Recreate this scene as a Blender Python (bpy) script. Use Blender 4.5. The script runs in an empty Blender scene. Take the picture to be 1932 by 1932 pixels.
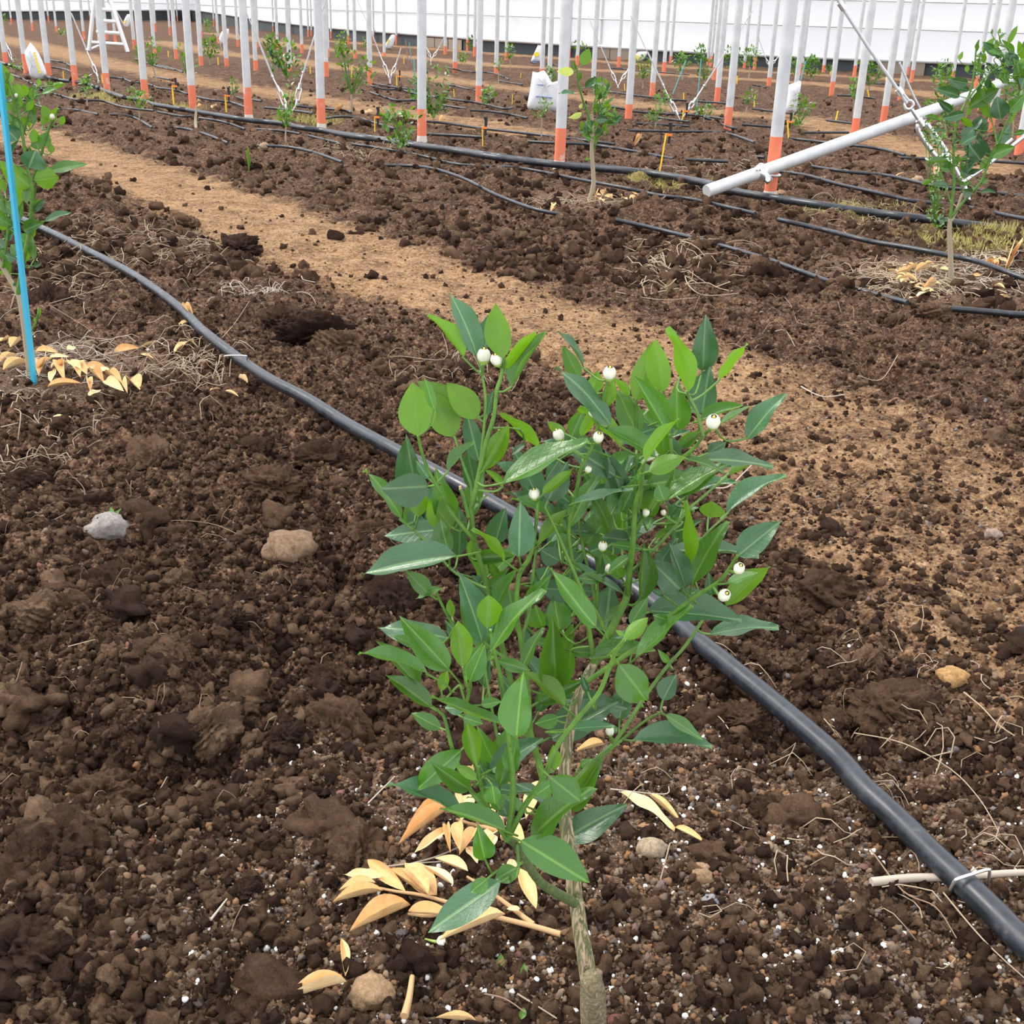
import bpy, math, random
import numpy as np
from mathutils import Vector, Matrix, Euler
random.seed(7); rng = np.random.default_rng(7)
S = bpy.context.scene
COL = S.collection
# ---------------------------------------------------------------- camera
F = 2200.0; CZ = 0.75
PIT, ROL = math.radians(23.14), math.radians(1.83)
Fw = np.array([0, math.cos(PIT), -math.sin(PIT)])
R0 = np.array([1., 0, 0]); U0 = np.array([0, math.sin(PIT), math.cos(PIT)])
CR = math.cos(ROL)*R0 + math.sin(ROL)*U0
CU = -math.sin(ROL)*R0 + math.cos(ROL)*U0
cam = bpy.data.objects.new('camera', bpy.data.cameras.new('camera')); COL.objects.link(cam)
cam.matrix_world = Matrix(((CR[0], CU[0], -Fw[0], 0), (CR[1], CU[1], -Fw[1], 0), (CR[2], CU[2], -Fw[2], CZ), (0, 0, 0, 1)))
cam.data.sensor_width = 36; cam.data.lens = 36*F/1932; cam.data.clip_start = 0.05; cam.data.clip_end = 300
S.camera = cam
# ---------------------------------------------------------------- sky, sun, exposure
S.view_settings.view_transform = 'Standard'; S.view_settings.look = 'None'
S.view_settings.gamma = 1; S.view_settings.use_curve_mapping = False
S.view_settings.exposure = 0.72
w = bpy.data.worlds.new('sky'); S.world = w; w.use_nodes = True
nt = w.node_tree; bg = nt.nodes['Background']
tc = nt.nodes.new('ShaderNodeTexCoord'); sx = nt.nodes.new('ShaderNodeSeparateXYZ'); mr = nt.nodes.new('ShaderNodeValToRGB')
nt.links.new(tc.outputs['Generated'], sx.inputs[0]); nt.links.new(sx.outputs['Z'], mr.inputs[0])
mr.color_ramp.elements[0].position = 0.0; mr.color_ramp.elements[0].color = (0.80, 0.84, 0.90, 1)
mr.color_ramp.elements[1].position = 0.9; mr.color_ramp.elements[1].color = (1.0, 1.02, 1.06, 1)
nt.links.new(mr.outputs[0], bg.inputs[0]); bg.inputs[1].default_value = 1.3
sun = bpy.data.lights.new('sun', 'SUN'); sun.energy = 1.9; sun.angle = math.radians(22); sun.color = (1.0, 0.95, 0.87)
so = bpy.data.objects.new('sun', sun); COL.objects.link(so)
so.rotation_euler = Vector((0.62, -0.22, -0.76)).to_track_quat('-Z', 'Y').to_euler()

# ---------------------------------------------------------------- pixel of the photograph -> point of the world
def ray(x, y):
    return F*Fw + (x-966)*CR + (966-y)*CU
def gr(x, y, z=0.0):
    d = ray(x, y); return np.array([0, 0, CZ]) + d*((z-CZ)/d[2])
def pl(x, y, Y):
    d = ray(x, y); return np.array([0, 0, CZ]) + d*(Y/d[1])
def mpp(Y): return (Y*.92+.2)/F
def mp(P): return float(np.dot(np.array(P)-np.array([0, 0, CZ]), Fw))/F   # metres per pixel at a point
# ---------------------------------------------------------------- naming helpers
def tag(o, label=None, cat=None, group=None, kind=None):
    if label: o['label'] = label
    if cat: o['category'] = cat
    if group: o['group'] = group
    if kind: o['kind'] = kind
    return o
def empty(name, loc, label=None, cat=None, group=None):
    o = bpy.data.objects.new(name, None); COL.objects.link(o); o.location = loc; o.empty_display_size = .05
    return tag(o, label, cat, group)
def mesh(name, V, Fc, mat, smooth=True, uv=None):
    me = bpy.data.meshes.new(name)
    me.from_pydata([tuple(v) for v in V], [], [tuple(f) for f in Fc])
    if mat is not None:
        for m in (mat if isinstance(mat, (list, tuple)) else [mat]): me.materials.append(m)
    if smooth: me.polygons.foreach_set('use_smooth', [True]*len(me.polygons))
    me.update(); return me
def put(name, me, parent=None, loc=None):
    o = bpy.data.objects.new(name, me); COL.objects.link(o)
    if parent is not None:
        o.parent = parent; o.matrix_parent_inverse = Matrix.Translation(-Vector(parent.location))
    if loc is not None: o.location = loc
    return o
class MB:
    def __init__(s): s.V = []; s.F = []
    def add(s, V, Fc):
        n = len(s.V); s.V += [tuple(v) for v in V]; s.F += [tuple(i+n for i in f) for f in Fc]; return s
    def tube(s, P, R, seg=8, cap=True):
        P = [np.array(p, float) for p in P]; n = len(P)
        if not hasattr(R, '__len__'): R = [R]*n
        V = []; Fc = []; prev = None
        for i in range(n):
            t = P[min(i+1, n-1)]-P[max(i-1, 0)]; L = np.linalg.norm(t); t = t/(L if L > 1e-9 else 1)
            if prev is None:
                a = np.array([0, 0, 1.]) if abs(t[2]) < .9 else np.array([1., 0, 0])
                u = np.cross(a, t)
            else: u = prev - t*np.dot(prev, t)
            u /= np.linalg.norm(u)+1e-12; prev = u; v = np.cross(t, u)
            for k in range(seg):
                a = 2*math.pi*k/seg; V.append(P[i]+R[i]*(math.cos(a)*u+math.sin(a)*v))
        for i in range(n-1):
            for k in range(seg):
                k2 = (k+1) % seg; Fc.append((i*seg+k, i*seg+k2, (i+1)*seg+k2, (i+1)*seg+k))
        if cap:
            m = len(V); V += V[:seg]+V[(n-1)*seg:n*seg]; Fc.append(tuple(m+k for k in range(seg-1, -1, -1))); Fc.append(tuple(m+seg+k for k in range(seg)))
        return s.add(V, Fc)
    def box(s, c, sz, M=None):
        V = []
        for dx in (-.5, .5):
            for dy in (-.5, .5):
                for dz in (-.5, .5):
                    p = Vector((dx*sz[0], dy*sz[1], dz*sz[2]))
                    if M is not None: p = M @ p
                    V.append((c[0]+p[0], c[1]+p[1], c[2]+p[2]))
        return s.add(V, [(0, 1, 3, 2), (4, 6, 7, 5), (0, 4, 5, 1), (2, 3, 7, 6), (0, 2, 6, 4), (1, 5, 7, 3)])
    def torus(s, c, R, r, ax, seg=20, sg=8):
        q = Vector(ax).to_track_quat('Z', 'Y').to_matrix(); V = []; Fc = []
        for i in range(seg):
            a = 2*math.pi*i/seg
            for j in range(sg):
                b = 2*math.pi*j/sg
                p = q @ Vector(((R+r*math.cos(b))*math.cos(a), (R+r*math.cos(b))*math.sin(a), r*math.sin(b)))
                V.append((c[0]+p[0], c[1]+p[1], c[2]+p[2]))
        for i in range(seg):
            for j in range(sg):
                Fc.append((i*sg+j, ((i+1) % seg)*sg+j, ((i+1) % seg)*sg+(j+1) % sg, i*sg+(j+1) % sg))
        return s.add(V, Fc)
    def obj(s, name, mat, parent=None, smooth=True): return put(name, mesh(name, s.V, s.F, mat, smooth), parent)
def smooth_path(P, n=6):
    P = [np.array(p, float) for p in P]; out = []
    for i in range(len(P)-1):
        p0, p1, p2, p3 = P[max(i-1, 0)], P[i], P[i+1], P[min(i+2, len(P)-1)]
        for k in range(n):
            t = k/n
            out.append(.5*((2*p1)+(-p0+p2)*t+(2*p0-5*p1+4*p2-p3)*t*t+(-p0+3*p1-3*p2+p3)*t**3))
    out.append(P[-1]); return out
# ---------------------------------------------------------------- materials
def M(name, rough=.6, metal=0., base=None, build=None, spec=None):
    m = bpy.data.materials.new(name); m.use_nodes = True; b = m.node_tree.nodes['Principled BSDF']
    b.inputs['Roughness'].default_value = rough; b.inputs['Metallic'].default_value = metal
    if base: b.inputs['Base Color'].default_value = (*base, 1)
    if spec is not None: b.inputs['Specular IOR Level'].default_value = spec
    if build: build(m.node_tree, b)
    return m
def nd(nt, t, **k):
    n = nt.nodes.new(t)
    for a, v in k.items():
        if a in n.bl_rna.properties.keys(): setattr(n, a, v)
        else: n.inputs[a].default_value = v
    return n
def ramp(nt, fac, stops, interp='LINEAR'):
    r = nt.nodes.new('ShaderNodeValToRGB'); nt.links.new(fac, r.inputs[0]); r.color_ramp.interpolation = interp
    e = r.color_ramp.elements
    while len(e) < len(stops): e.new(.5)
    for i, (p, c) in enumerate(stops): e[i].position = p; e[i].color = (*c, 1) if len(c) == 3 else c
    return r.outputs[0]
def noise(nt, scale, detail=4, rough=.6, co='Object', dist=0.):
    t = nt.nodes.new('ShaderNodeTexCoord'); n = nd(nt, 'ShaderNodeTexNoise'); n.inputs['Scale'].default_value = scale
    n.inputs['Detail'].default_value = detail; n.inputs['Roughness'].default_value = rough; n.inputs['Distortion'].default_value = dist
    nt.links.new(t.outputs[co], n.inputs['Vector']); return n.outputs['Fac']
def bump(nt, b, h, strength, dist):
    n = nd(nt, 'ShaderNodeBump'); n.inputs['Strength'].default_value = strength; n.inputs['Distance'].default_value = dist
    nt.links.new(h, n.inputs['Height']); nt.links.new(n.outputs[0], b.inputs['Normal'])
def mix(nt, fac, a, b, mode='MIX'):
    n = nt.nodes.new('ShaderNodeMix'); n.data_type = 'RGBA'; n.blend_type = mode
    for s, v in ((n.inputs[0], fac), (n.inputs[6], a), (n.inputs[7], b)):
        if hasattr(v, 'node'): nt.links.new(v, s)
        else: s.default_value = v if not isinstance(v, tuple) or len(v) == 4 else (*v, 1)
    return n.outputs[2]
def math_(nt, op, a, b=None, c=None):
    n = nt.nodes.new('ShaderNodeMath'); n.operation = op
    for i, v in enumerate((a, b, c)):
        if v is None: continue
        if hasattr(v, 'node'): nt.links.new(v, n.inputs[i])
        else: n.inputs[i].default_value = v
    return n.outputs[0]
SOIL = [(.24, (.022, .012, .009)), (.43, (.078, .041, .026)), (.56, (.165, .092, .053)), (.68, (.30, .185, .110)), (.84, (.44, .31, .20))]
SAND = [(.24, (.085, .046, .026)), (.40, (.24, .132, .065)), (.56, (.40, .235, .118)), (.8, (.56, .38, .215))]
def grain(nt, scale):
    g = nt.nodes.new('ShaderNodeNewGeometry'); v = nd(nt, 'ShaderNodeTexVoronoi'); v.inputs['Scale'].default_value = scale; nt.links.new(g.outputs['Position'], v.inputs['Vector'])
    s = nt.nodes.new('ShaderNodeSeparateXYZ'); nt.links.new(v.outputs['Color'], s.inputs[0]); return s.outputs['X'], v.outputs['Distance']
def wnoise(nt, scale, detail=4, rough=.6, dist=0.):
    g = nt.nodes.new('ShaderNodeNewGeometry'); n = nd(nt, 'ShaderNodeTexNoise'); n.inputs['Scale'].default_value = scale
    n.inputs['Detail'].default_value = detail; n.inputs['Roughness'].default_value = rough; n.inputs['Distortion'].default_value = dist
    nt.links.new(g.outputs['Position'], n.inputs['Vector']); return n.outputs['Fac']
def soil_ground(nt, b):
    att = lambda n: nd(nt, 'ShaderNodeAttribute', attribute_name=n).outputs['Fac']
    n1 = noise(nt, 9, 8, .7); n2 = noise(nt, 75, 5, .8); n3 = noise(nt, 2.2, 3)
    gx, gd_ = grain(nt, 210.); gx2, gd2 = grain(nt, 75.)
    f = math_(nt, 'MULTIPLY_ADD', n2, .5, math_(nt, 'MULTIPLY', n1, .5))
    f = math_(nt, 'ADD', f, math_(nt, 'MULTIPLY_ADD', gx, .24, -.12)); f = math_(nt, 'ADD', f, math_(nt, 'MULTIPLY_ADD', gx2, .16, -.08))
    soil = ramp(nt, math_(nt, 'SUBTRACT', f, .035), SOIL); sand = ramp(nt, f, SAND)
    grav = ramp(nt, noise(nt, 160, 3, .8), [(.3, (.05, .028, .019)), (.5, (.15, .09, .058)), (.62, (.33, .22, .135)), (.78, (.60, .50, .38))])
    tr = ramp(nt, math_(nt, 'ADD', att('track'), math_(nt, 'MULTIPLY_ADD', math_(nt, 'MULTIPLY_ADD', n2, .5, math_(nt, 'MULTIPLY', n1, .6)), 2.2, -1.3)), [(.30, (0, 0, 0)), (.95, (.95, .95, .95))])
    gm = ramp(nt, math_(nt, 'ADD', att('gravel'), math_(nt, 'MULTIPLY_ADD', n1, .9, -.45)), [(.35, (0, 0, 0)), (.75, (1, 1, 1))])
    c = mix(nt, tr, soil, sand)
    c = mix(nt, math_(nt, 'MULTIPLY', gm, .75), c, grav)
    moss = ramp(nt, f, [(.3, (.10, .075, .02)), (.6, (.33, .26, .09)), (.8, (.42, .35, .16))])
    mm = ramp(nt, math_(nt, 'ADD', att('moss'), math_(nt, 'MULTIPLY_ADD', n1, 1.0, -.5)), [(.4, (0, 0, 0)), (.7, (1, 1, 1))])
    c = mix(nt, mm, c, moss)
    nt.links.new(c, b.inputs['Base Color'])
    bump(nt, b, math_(nt, 'ADD', math_(nt, 'SUBTRACT', n2, math_(nt, 'MULTIPLY', gd_, .5)), math_(nt, 'MULTIPLY', noise(nt, 420, 3, .7), .6)), 1., .007)
def soil_clod(nt, b, dark=1.):
    n1 = wnoise(nt, 28, 5, .7); n2 = wnoise(nt, 260, 5, .8, 1.5); n3 = wnoise(nt, 900, 3, .7, 2.)
    f = math_(nt, 'ADD', math_(nt, 'MULTIPLY_ADD', n2, .45, math_(nt, 'MULTIPLY', n1, .35)), math_(nt, 'MULTIPLY', n3, .2))
    oi = nt.nodes.new('ShaderNodeObjectInfo')
    f = math_(nt, 'ADD', f, math_(nt, 'MULTIPLY_ADD', oi.outputs['Random'], .30, -.15))
    nt.links.new(ramp(nt, f, SOIL), b.inputs['Base Color'])
    bump(nt, b, math_(nt, 'ADD', n2, math_(nt, 'MULTIPLY', n3, .5)), 1., .008)
def pebble(nt, b):
    oi = nt.nodes.new('ShaderNodeObjectInfo')
    c = ramp(nt, oi.outputs['Random'], [(0, (.10, .055, .035)), (.2, (.26, .155, .085)), (.38, (.36, .18, .075)), (.5, (.09, .07, .065)), (.68, (.38, .27, .17)), (.82, (.16, .10, .07)), (.93, (.24, .22, .21)), (1, (.22, .08, .045))])
    c = mix(nt, .5, c, ramp(nt, noise(nt, 300, 4, .7), [(.3, (.3, .3, .3)), (.7, (1, 1, 1))]), 'MULTIPLY')
    nt.links.new(c, b.inputs['Base Color']); bump(nt, b, noise(nt, 500, 4), .5, .002)
def steel(nt, b):
    n = noise(nt, 12, 5, .6); nt.links.new(ramp(nt, n, [(.3, (.48, .49, .50)), (.7, (.62, .625, .625))]), b.inputs['Base Color'])
    nt.links.new(ramp(nt, noise(nt, 60, 3), [(.3, (.38, .38, .38)), (.7, (.55, .55, .55))]), b.inputs['Roughness'])
def opaint(nt, b):
    n = noise(nt, 9, 6, .75); nt.links.new(ramp(nt, n, [(.34, (.66, .50, .42)), (.42, (.72, .20, .10)), (.7, (.76, .16, .075))]), b.inputs['Base Color'])
def blackpipe(nt, b):
    n = noise(nt, 40, 6, .7); nt.links.new(ramp(nt, n, [(.45, (.012, .015, .020)), (.62, (.024, .028, .036)), (.8, (.12, .11, .10))]), b.inputs['Base Color'])
    nt.links.new(ramp(nt, n, [(.4, (.28, .28, .28)), (.75, (.6, .6, .6))]), b.inputs['Roughness'])
def leafmat(name, top, under, vein, rough, trans, tcol):
    m = bpy.data.materials.new(name); m.use_nodes = True; nt = m.node_tree; b = nt.nodes['Principled BSDF']
    tcn = nt.nodes.new('ShaderNodeTexCoord'); s = nt.nodes.new('ShaderNodeSeparateXYZ'); nt.links.new(tcn.outputs['Object'], s.inputs[0])
    ay = math_(nt, 'ABSOLUTE', s.outputs['Y'])
    # side veins run forward from the midrib
    wv = math_(nt, 'FRACT', math_(nt, 'MULTIPLY', math_(nt, 'MULTIPLY_ADD', ay, -.45, s.outputs['X']), 9.))
    side = ramp(nt, wv, [(0, (1, 1, 1)), (.09, (0, 0, 0)), (.91, (0, 0, 0)), (1, (1, 1, 1))])
    mid = ramp(nt, ay, [(0, (1, 1, 1)), (.022, (1, 1, 1)), (.05, (0, 0, 0))])
    oi = nt.nodes.new('ShaderNodeObjectInfo')
    hue = math_(nt, 'MULTIPLY_ADD', oi.outputs['Random'], .55, .72)
    nz = math_(nt, 'MULTIPLY_ADD', noise(nt, 4, 4, .6), .5, .75)
    geo = nt.nodes.new('ShaderNodeNewGeometry')
    c = mix(nt, geo.outputs['Backfacing'], top, under)
    c = mix(nt, math_(nt, 'MULTIPLY', side, .10), c, vein); c = mix(nt, math_(nt, 'MULTIPLY', mid, .75), c, vein)
    h = nt.nodes.new('ShaderNodeHueSaturation'); nt.links.new(c, h.inputs['Color']); nt.links.new(math_(nt, 'MULTIPLY', hue, nz), h.inputs['Value'])
    nt.links.new(h.outputs[0], b.inputs['Base Color']); b.inputs['Roughness'].default_value = rough
    b.inputs['Specular IOR Level'].default_value = .65
    tr = nt.nodes.new('ShaderNodeBsdfTranslucent')
    ct = mix(nt, math_(nt, 'MULTIPLY', mid, .5), tcol, tuple(x*.5 for x in tcol)); ct = mix(nt, math_(nt, 'MULTIPLY', side, .25), ct, tuple(x*.5 for x in tcol))
    nt.links.new(ct, tr.inputs[0])
    ms = nt.nodes.new('ShaderNodeMixShader'); ms.inputs[0].default_value = trans
    nt.links.new(b.outputs[0], ms.inputs[1]); nt.links.new(tr.outputs[0], ms.inputs[2])
    nt.links.new(ms.outputs[0], nt.nodes['Material Output'].inputs[0])
    bump(nt, b, math_(nt, 'ADD', math_(nt, 'MULTIPLY', mid, -1.), math_(nt, 'ADD', math_(nt, 'MULTIPLY', side, -.12), math_(nt, 'MULTIPLY', noise(nt, 14, 3), .5))), .22, .003)
    return m
def stemg(nt, b):
    nt.links.new(ramp(nt, noise(nt, 60, 4), [(.3, (.055, .125, .018)), (.7, (.12, .25, .03))]), b.inputs['Base Color'])
def barkg(nt, b):
    t = nt.nodes.new('ShaderNodeTexCoord'); mp = nd(nt, 'ShaderNodeMapping'); mp.inputs['Scale'].default_value = (1, 1, .1)
    nt.links.new(t.outputs['Object'], mp.inputs[0]); n = nd(nt, 'ShaderNodeTexNoise', Scale=330., Detail=5., Roughness=.65); n.inputs['Distortion'].default_value = .8
    nt.links.new(mp.outputs[0], n.inputs['Vector'])
    nt.links.new(ramp(nt, n.outputs['Fac'], [(.38, (.085, .10, .035)), (.50, (.15, .15, .065)), (.56, (.42, .30, .19)), (.75, (.55, .42, .28))]), b.inputs['Base Color'])
    bump(nt, b, n.outputs['Fac'], .8, .003)
def olive(nt, b):
    n = wnoise(nt, 220, 5, .7, 1.); nt.links.new(ramp(nt, n, [(.35, (.045, .075, .018)), (.55, (.085, .12, .035)), (.75, (.20, .17, .09))]), b.inputs['Base Color'])
def graftm(nt, b):
    n = wnoise(nt, 190, 5, .7, 1.5); nt.links.new(ramp(nt, n, [(.35, (.10, .11, .045)), (.5, (.24, .19, .10)), (.7, (.42, .33, .22))]), b.inputs['Base Color']); bump(nt, b, n, 1., .004)
def dryleaf(nt, b):
    t = nt.nodes.new('ShaderNodeTexCoord'); s = nt.nodes.new('ShaderNodeSeparateXYZ'); nt.links.new(t.outputs['Object'], s.inputs[0])
    mid = ramp(nt, math_(nt, 'ABSOLUTE', s.outputs['Y']), [(0, (1, 1, 1)), (.03, (1, 1, 1)), (.05, (0, 0, 0))])
    oi = nt.nodes.new('ShaderNodeObjectInfo')
    c = ramp(nt, math_(nt, 'MULTIPLY_ADD', oi.outputs['Random'], .3, math_(nt, 'MULTIPLY', noise(nt, 3, 5, .6), .7)), [(.25, (.60, .34, .13)), (.5, (.78, .52, .25)), (.8, (.88, .67, .38))])
    c = mix(nt, math_(nt, 'MULTIPLY', mid, .4), c, (.50, .27, .10))
    nt.links.new(c, b.inputs['Base Color']); bump(nt, b, noise(nt, 12, 4), .3, .003)
MT = dict(
    ground=M('ground_soil', .95, build=soil_ground, spec=.15), clod=M('soil_clod', .95, build=soil_clod, spec=.15),
    pebble=M('pebble', .8, build=pebble, spec=.3), perlite=M('perlite', .8, base=(.82, .80, .76)),
    steel=M('galvanised_steel', .45, .12, build=steel), orange=M('orange_paint', .55, build=opaint),
    concrete=M('white_footing', .8, base=(.62, .56, .50)), pipe=M('black_polythene', .35, build=blackpipe),
    zinc=M('bright_zinc', .3, .8, base=(.8, .82, .84)), bag=M('white_woven_bag', .6, base=(.72, .73, .75)),
    yellowp=M('yellow_print', .6, base=(.85, .68, .05)), bluep=M('blue_print', .6, base=(.10, .22, .5)),
    yellow=M('yellow_plastic', .5, base=(.86, .55, .03)), orangec=M('orange_plastic', .5, base=(.9, .22, .02)),
    black=M('black_plastic', .5, base=(.02, .02, .022)), blue=M('blue_plastic', .45, base=(.05, .42, .62)),
    teal=M('teal_plastic', .5, base=(.10, .36, .38)), alu=M('aluminium', .4, .5, base=(.85, .86, .88)),
    skirt=M('dark_ground_cover', .8, base=(.05, .06, .065)), skirtb=M('brown_board', .8, base=(.25, .20, .15)),
    stem=M('green_stem', .45, build=stemg), bark=M('striped_bark', .8, build=barkg), olive=M('olive_bark', .7, build=olive), graft=M('graft_bark', .85, build=graftm), dry=M('dry_leaf', .6, build=dryleaf, spec=.3),
    tanstem=M('tan_stem', .7, base=(.50, .30, .14)), greybark=M('pale_bark', .8, base=(.33, .27, .18)),
    straw=M('pale_straw', .8, base=(.36, .27, .18)), straw2=M('brown_straw', .8, base=(.24, .15, .095)), greystick=M('bleached_stick', .75, base=(.42, .35, .28)),
    petal=M('white_petal', .45, base=(.62, .61, .47)), calyx=M('calyx_green', .5, base=(.30, .42, .08)), stamen=M('stamen_yellow', .6, base=(.75, .62, .12)),
    moss=M('yellowish_moss', .9, base=(.34, .28, .09)), tape=M('yellow_tape', .5, base=(.9, .7, .05)))
MT['petal'].node_tree.nodes['Principled BSDF'].inputs['Subsurface Weight'].default_value = 0
LD = leafmat('leaf_mature_sheen', (.036, .108, .040), (.11, .20, .085), (.16, .28, .11), .32, .12, (.10, .25, .03))  # mature green, with some bluish sky sheen painted into the base colour
LG = leafmat('leaf_mid', (.040, .134, .012), (.09, .20, .035), (.16, .31, .05), .28, .24, (.16, .36, .015))
LB = leafmat('leaf_young_backlit', (.075, .20, .008), (.095, .22, .010), (.15, .29, .03), .40, .40, (.18, .38, .006))  # young yellow-green, with part of the backlit brightness painted into the colour
LY = leafmat('leaf_pale', (.45, .52, .10), (.50, .58, .16), (.6, .7, .3), .42, .4, (.65, .75, .15))
# ---------------------------------------------------------------- terrain
PERM = rng.permutation(512); PERM = np.concatenate([PERM, PERM]).astype(np.int64)
GR = rng.random((512, 4))
def hsh(ix, iy): return PERM[(PERM[ix & 511]+iy) & 511]
def perlin(x, y):
    ix = np.floor(x).astype(np.int64); iy = np.floor(y).astype(np.int64); fx = x-ix; fy = y-iy
    u = fx*fx*fx*(fx*(fx*6-15)+10); v = fy*fy*fy*(fy*(fy*6-15)+10)
    def gd(a, b, dx, dy):
        an = GR[hsh(a, b), 0]*2*np.pi; return np.cos(an)*dx+np.sin(an)*dy
    n00 = gd(ix, iy, fx, fy); n10 = gd(ix+1, iy, fx-1, fy); n01 = gd(ix, iy+1, fx, fy-1); n11 = gd(ix+1, iy+1, fx-1, fy-1)
    return (n00*(1-u)+n10*u)*(1-v)+(n01*(1-u)+n11*u)*v
def lumps(x, y, cell, seed):
    X = x/cell+seed*17.3; Y = y/cell+seed*9.1; ix = np.floor(X).astype(np.int64); iy = np.floor(Y).astype(np.int64); best = np.zeros_like(X)
    for a in (-1, 0, 1):
        for b in (-1, 0, 1):
            h = hsh(ix+a, iy+b); cx = ix+a+GR[h, 1]; cy = iy+b+GR[h, 2]; r = .35+.6*GR[h, 3]
            d2 = ((X-cx)**2+(Y-cy)**2)/(r*r); best = np.maximum(best, r*np.sqrt(np.clip(1-d2, 0, 1)))
    return best
PO = gr(137, 154)[:2]; PE = gr(1600, 395)[:2]; DV = (PE-PO)/np.linalg.norm(PE-PO); NV = np.array([-DV[1], DV[0]])  # rows
def band(px, half):
    P = np.array([gr(*p)[:2] for p in px]); return P, half
def polydist(x, y, P):
    d = np.full(x.shape, 1e9)
    for a, b in zip(P[:-1], P[1:]):
        ab = b-a; t = np.clip(((x-a[0])*ab[0]+(y-a[1])*ab[1])/(ab@ab), 0, 1)
        d = np.minimum(d, np.hypot(x-a[0]-t*ab[0], y-a[1]-t*ab[1]))
    return d
TU = np.array([gr(*p)[:2] for p in [(-250, 150), (130, 250), (620, 400), (1100, 560), (1500, 680), (1932, 850), (2300, 1000)]])
TL = np.array([gr(*p)[:2] for p in [(-300, 205), (80, 300), (400, 470), (620, 560), (900, 640), (1300, 900), (1500, 1180), (1932, 1500), (2200, 1700)]])
TR2 = [(band([(-60, 60), (62, 85), (130, 103), (200, 120), (300, 138), (370, 155), (500, 172), (600, 190), (700, 205), (860, 230), (1000, 252)], .33)),
       (band([(300, 78), (410, 100), (560, 115), (640, 127), (755, 137), (886, 158), (1000, 168), (1240, 204), (1500, 225), (1932, 330)], .33)),
       (band([(400, 62), (600, 92), (800, 110), (950, 125), (1100, 131), (1515, 156), (1700, 172), (1932, 200)], .4)),
       (band([(600, 76), (1000, 106), (1300, 128), (1700, 150), (1932, 160)], .4))]
def side(x, y, P):
    # signed distance: interpolate the edge in row coordinates
    v = (x-PO[0])*DV[0]+(y-PO[1])*DV[1]; u = (x-PO[0])*NV[0]+(y-PO[1])*NV[1]
    pv = (P-PO)@DV; pu = (P-PO)@NV; o = np.argsort(pv)
    return u-np.interp(v, pv[o], pu[o])
def sst(a, b, x):
    t = np.clip((x-a)/(b-a), 0, 1); return t*t*(3-2*t)
MULCH = [(gr(1180, 1780)[:2], .50), (gr(1500, 1720)[:2], .34), (gr(60, 700)[:2], .33), (gr(1118, 378)[:2], .3), (gr(1795, 530)[:2], .5), (gr(1700, 1700)[:2], .28), (gr(520, 1720)[:2], .12)]
MOSS = [(gr(1850, 455)[:2], .45), (gr(580, 228)[:2], .4), (gr(1250, 345)[:2], .3), (gr(205, 187)[:2], .5), (gr(330, 205)[:2], .4), (gr(1600, 405)[:2], .3)]
def masks(x, y):
    su = side(x, y, TU); sl = side(x, y, TL)
    T = sst(.12, -.16, su)*sst(-.10, .16, sl) if NV @ (TU[2]-TL[3]) > 0 else sst(-.12, .16, su)*sst(.10, -.16, sl)
    far = np.clip((y-4)/14, 0, 1)
    for P, h in TR2:
        d = polydist(x, y, P); T = np.maximum(T, .95*sst(h+.35*far+.12, h*.35, d))
    G = np.zeros_like(x)
    for c, r in MULCH: G = np.maximum(G, sst(r*1.25, r*.5, np.hypot(x-c[0], y-c[1])))
    T = T*(1-.28*sst(3.2, 1.6, y))
    Ms = np.zeros_like(x)
    for c, r in MOSS: Ms = np.maximum(Ms, sst(r*1.1, r*.2, np.hypot(x-c[0], (y-c[1]))))
    return T, G, Ms
def terr(x, y, sp=None):
    T, G, Ms = masks(x, y)
    if sp is None: sp = np.zeros_like(x)
    k = lambda c: np.clip(2.2-sp/c*1.3, 0, 1)
    A = (1-.82*T)*(1-.7*G)
    wx = x+.018*perlin(x*23+5, y*23); wy = y+.018*perlin(x*23, y*23+9)
    h = .022*perlin(x*2.1+3, y*2.1)*(1-.5*T)+.03*perlin(x*4.7, y*4.7+7)*A
    patch = .55+.9*np.clip(perlin(x*3.1+40, y*3.1)*1.4+.35, 0, 1)
    h += A*k(.11)*.050*patch*(lumps(wx, wy, .115, 1)-.42)
    h += A*k(.05)*.026*patch*(lumps(wx, wy, .052, 2)-.42)
    h += (A+.35*G)*k(.022)*.012*(lumps(wx, wy, .024, 3)-.42)
    near = y < 3.2
    if near.any():
        xs, ys, As, Gs, ss = x[near], y[near], A[near], G[near], sp[near]
        q = .0055*(lumps(xs, ys, .011, 4)-.42)*(As*.8+Gs*.6+.12)+.006*perlin(xs*70, ys*70)*(As+.1)+.0035*perlin(xs*160, ys*160)*(As+.3*Gs+.12)
        h[near] += q*np.clip(1.5-ss/.011, 0, 1)
    h += .004*perlin(x*14, y*14+3)*T*k(.06)
    h -= .022*np.exp(-((x-.085)**2+(y-.66)**2)/.012)
    return h, T, G, Ms
def H(x, y): return float(terr(np.array([float(x)]), np.array([float(y)]))[0][0])
def Hs(x, y, r=.03):
    a = np.array([0, r, -r, 0, 0, r*.7, -r*.7]); b = np.array([0, 0, 0, r, -r, r*.7, -r*.7])
    return float(terr(x+a, y+b)[0].mean())
def onG(px, py, dz=0.0):
    p = gr(px, py)
    for _ in range(2): p = gr(px, py, Hs(p[0], p[1], .05)*.8)
    z = Hs(p[0], p[1]); return np.array([p[0], p[1], z+dz])
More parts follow.
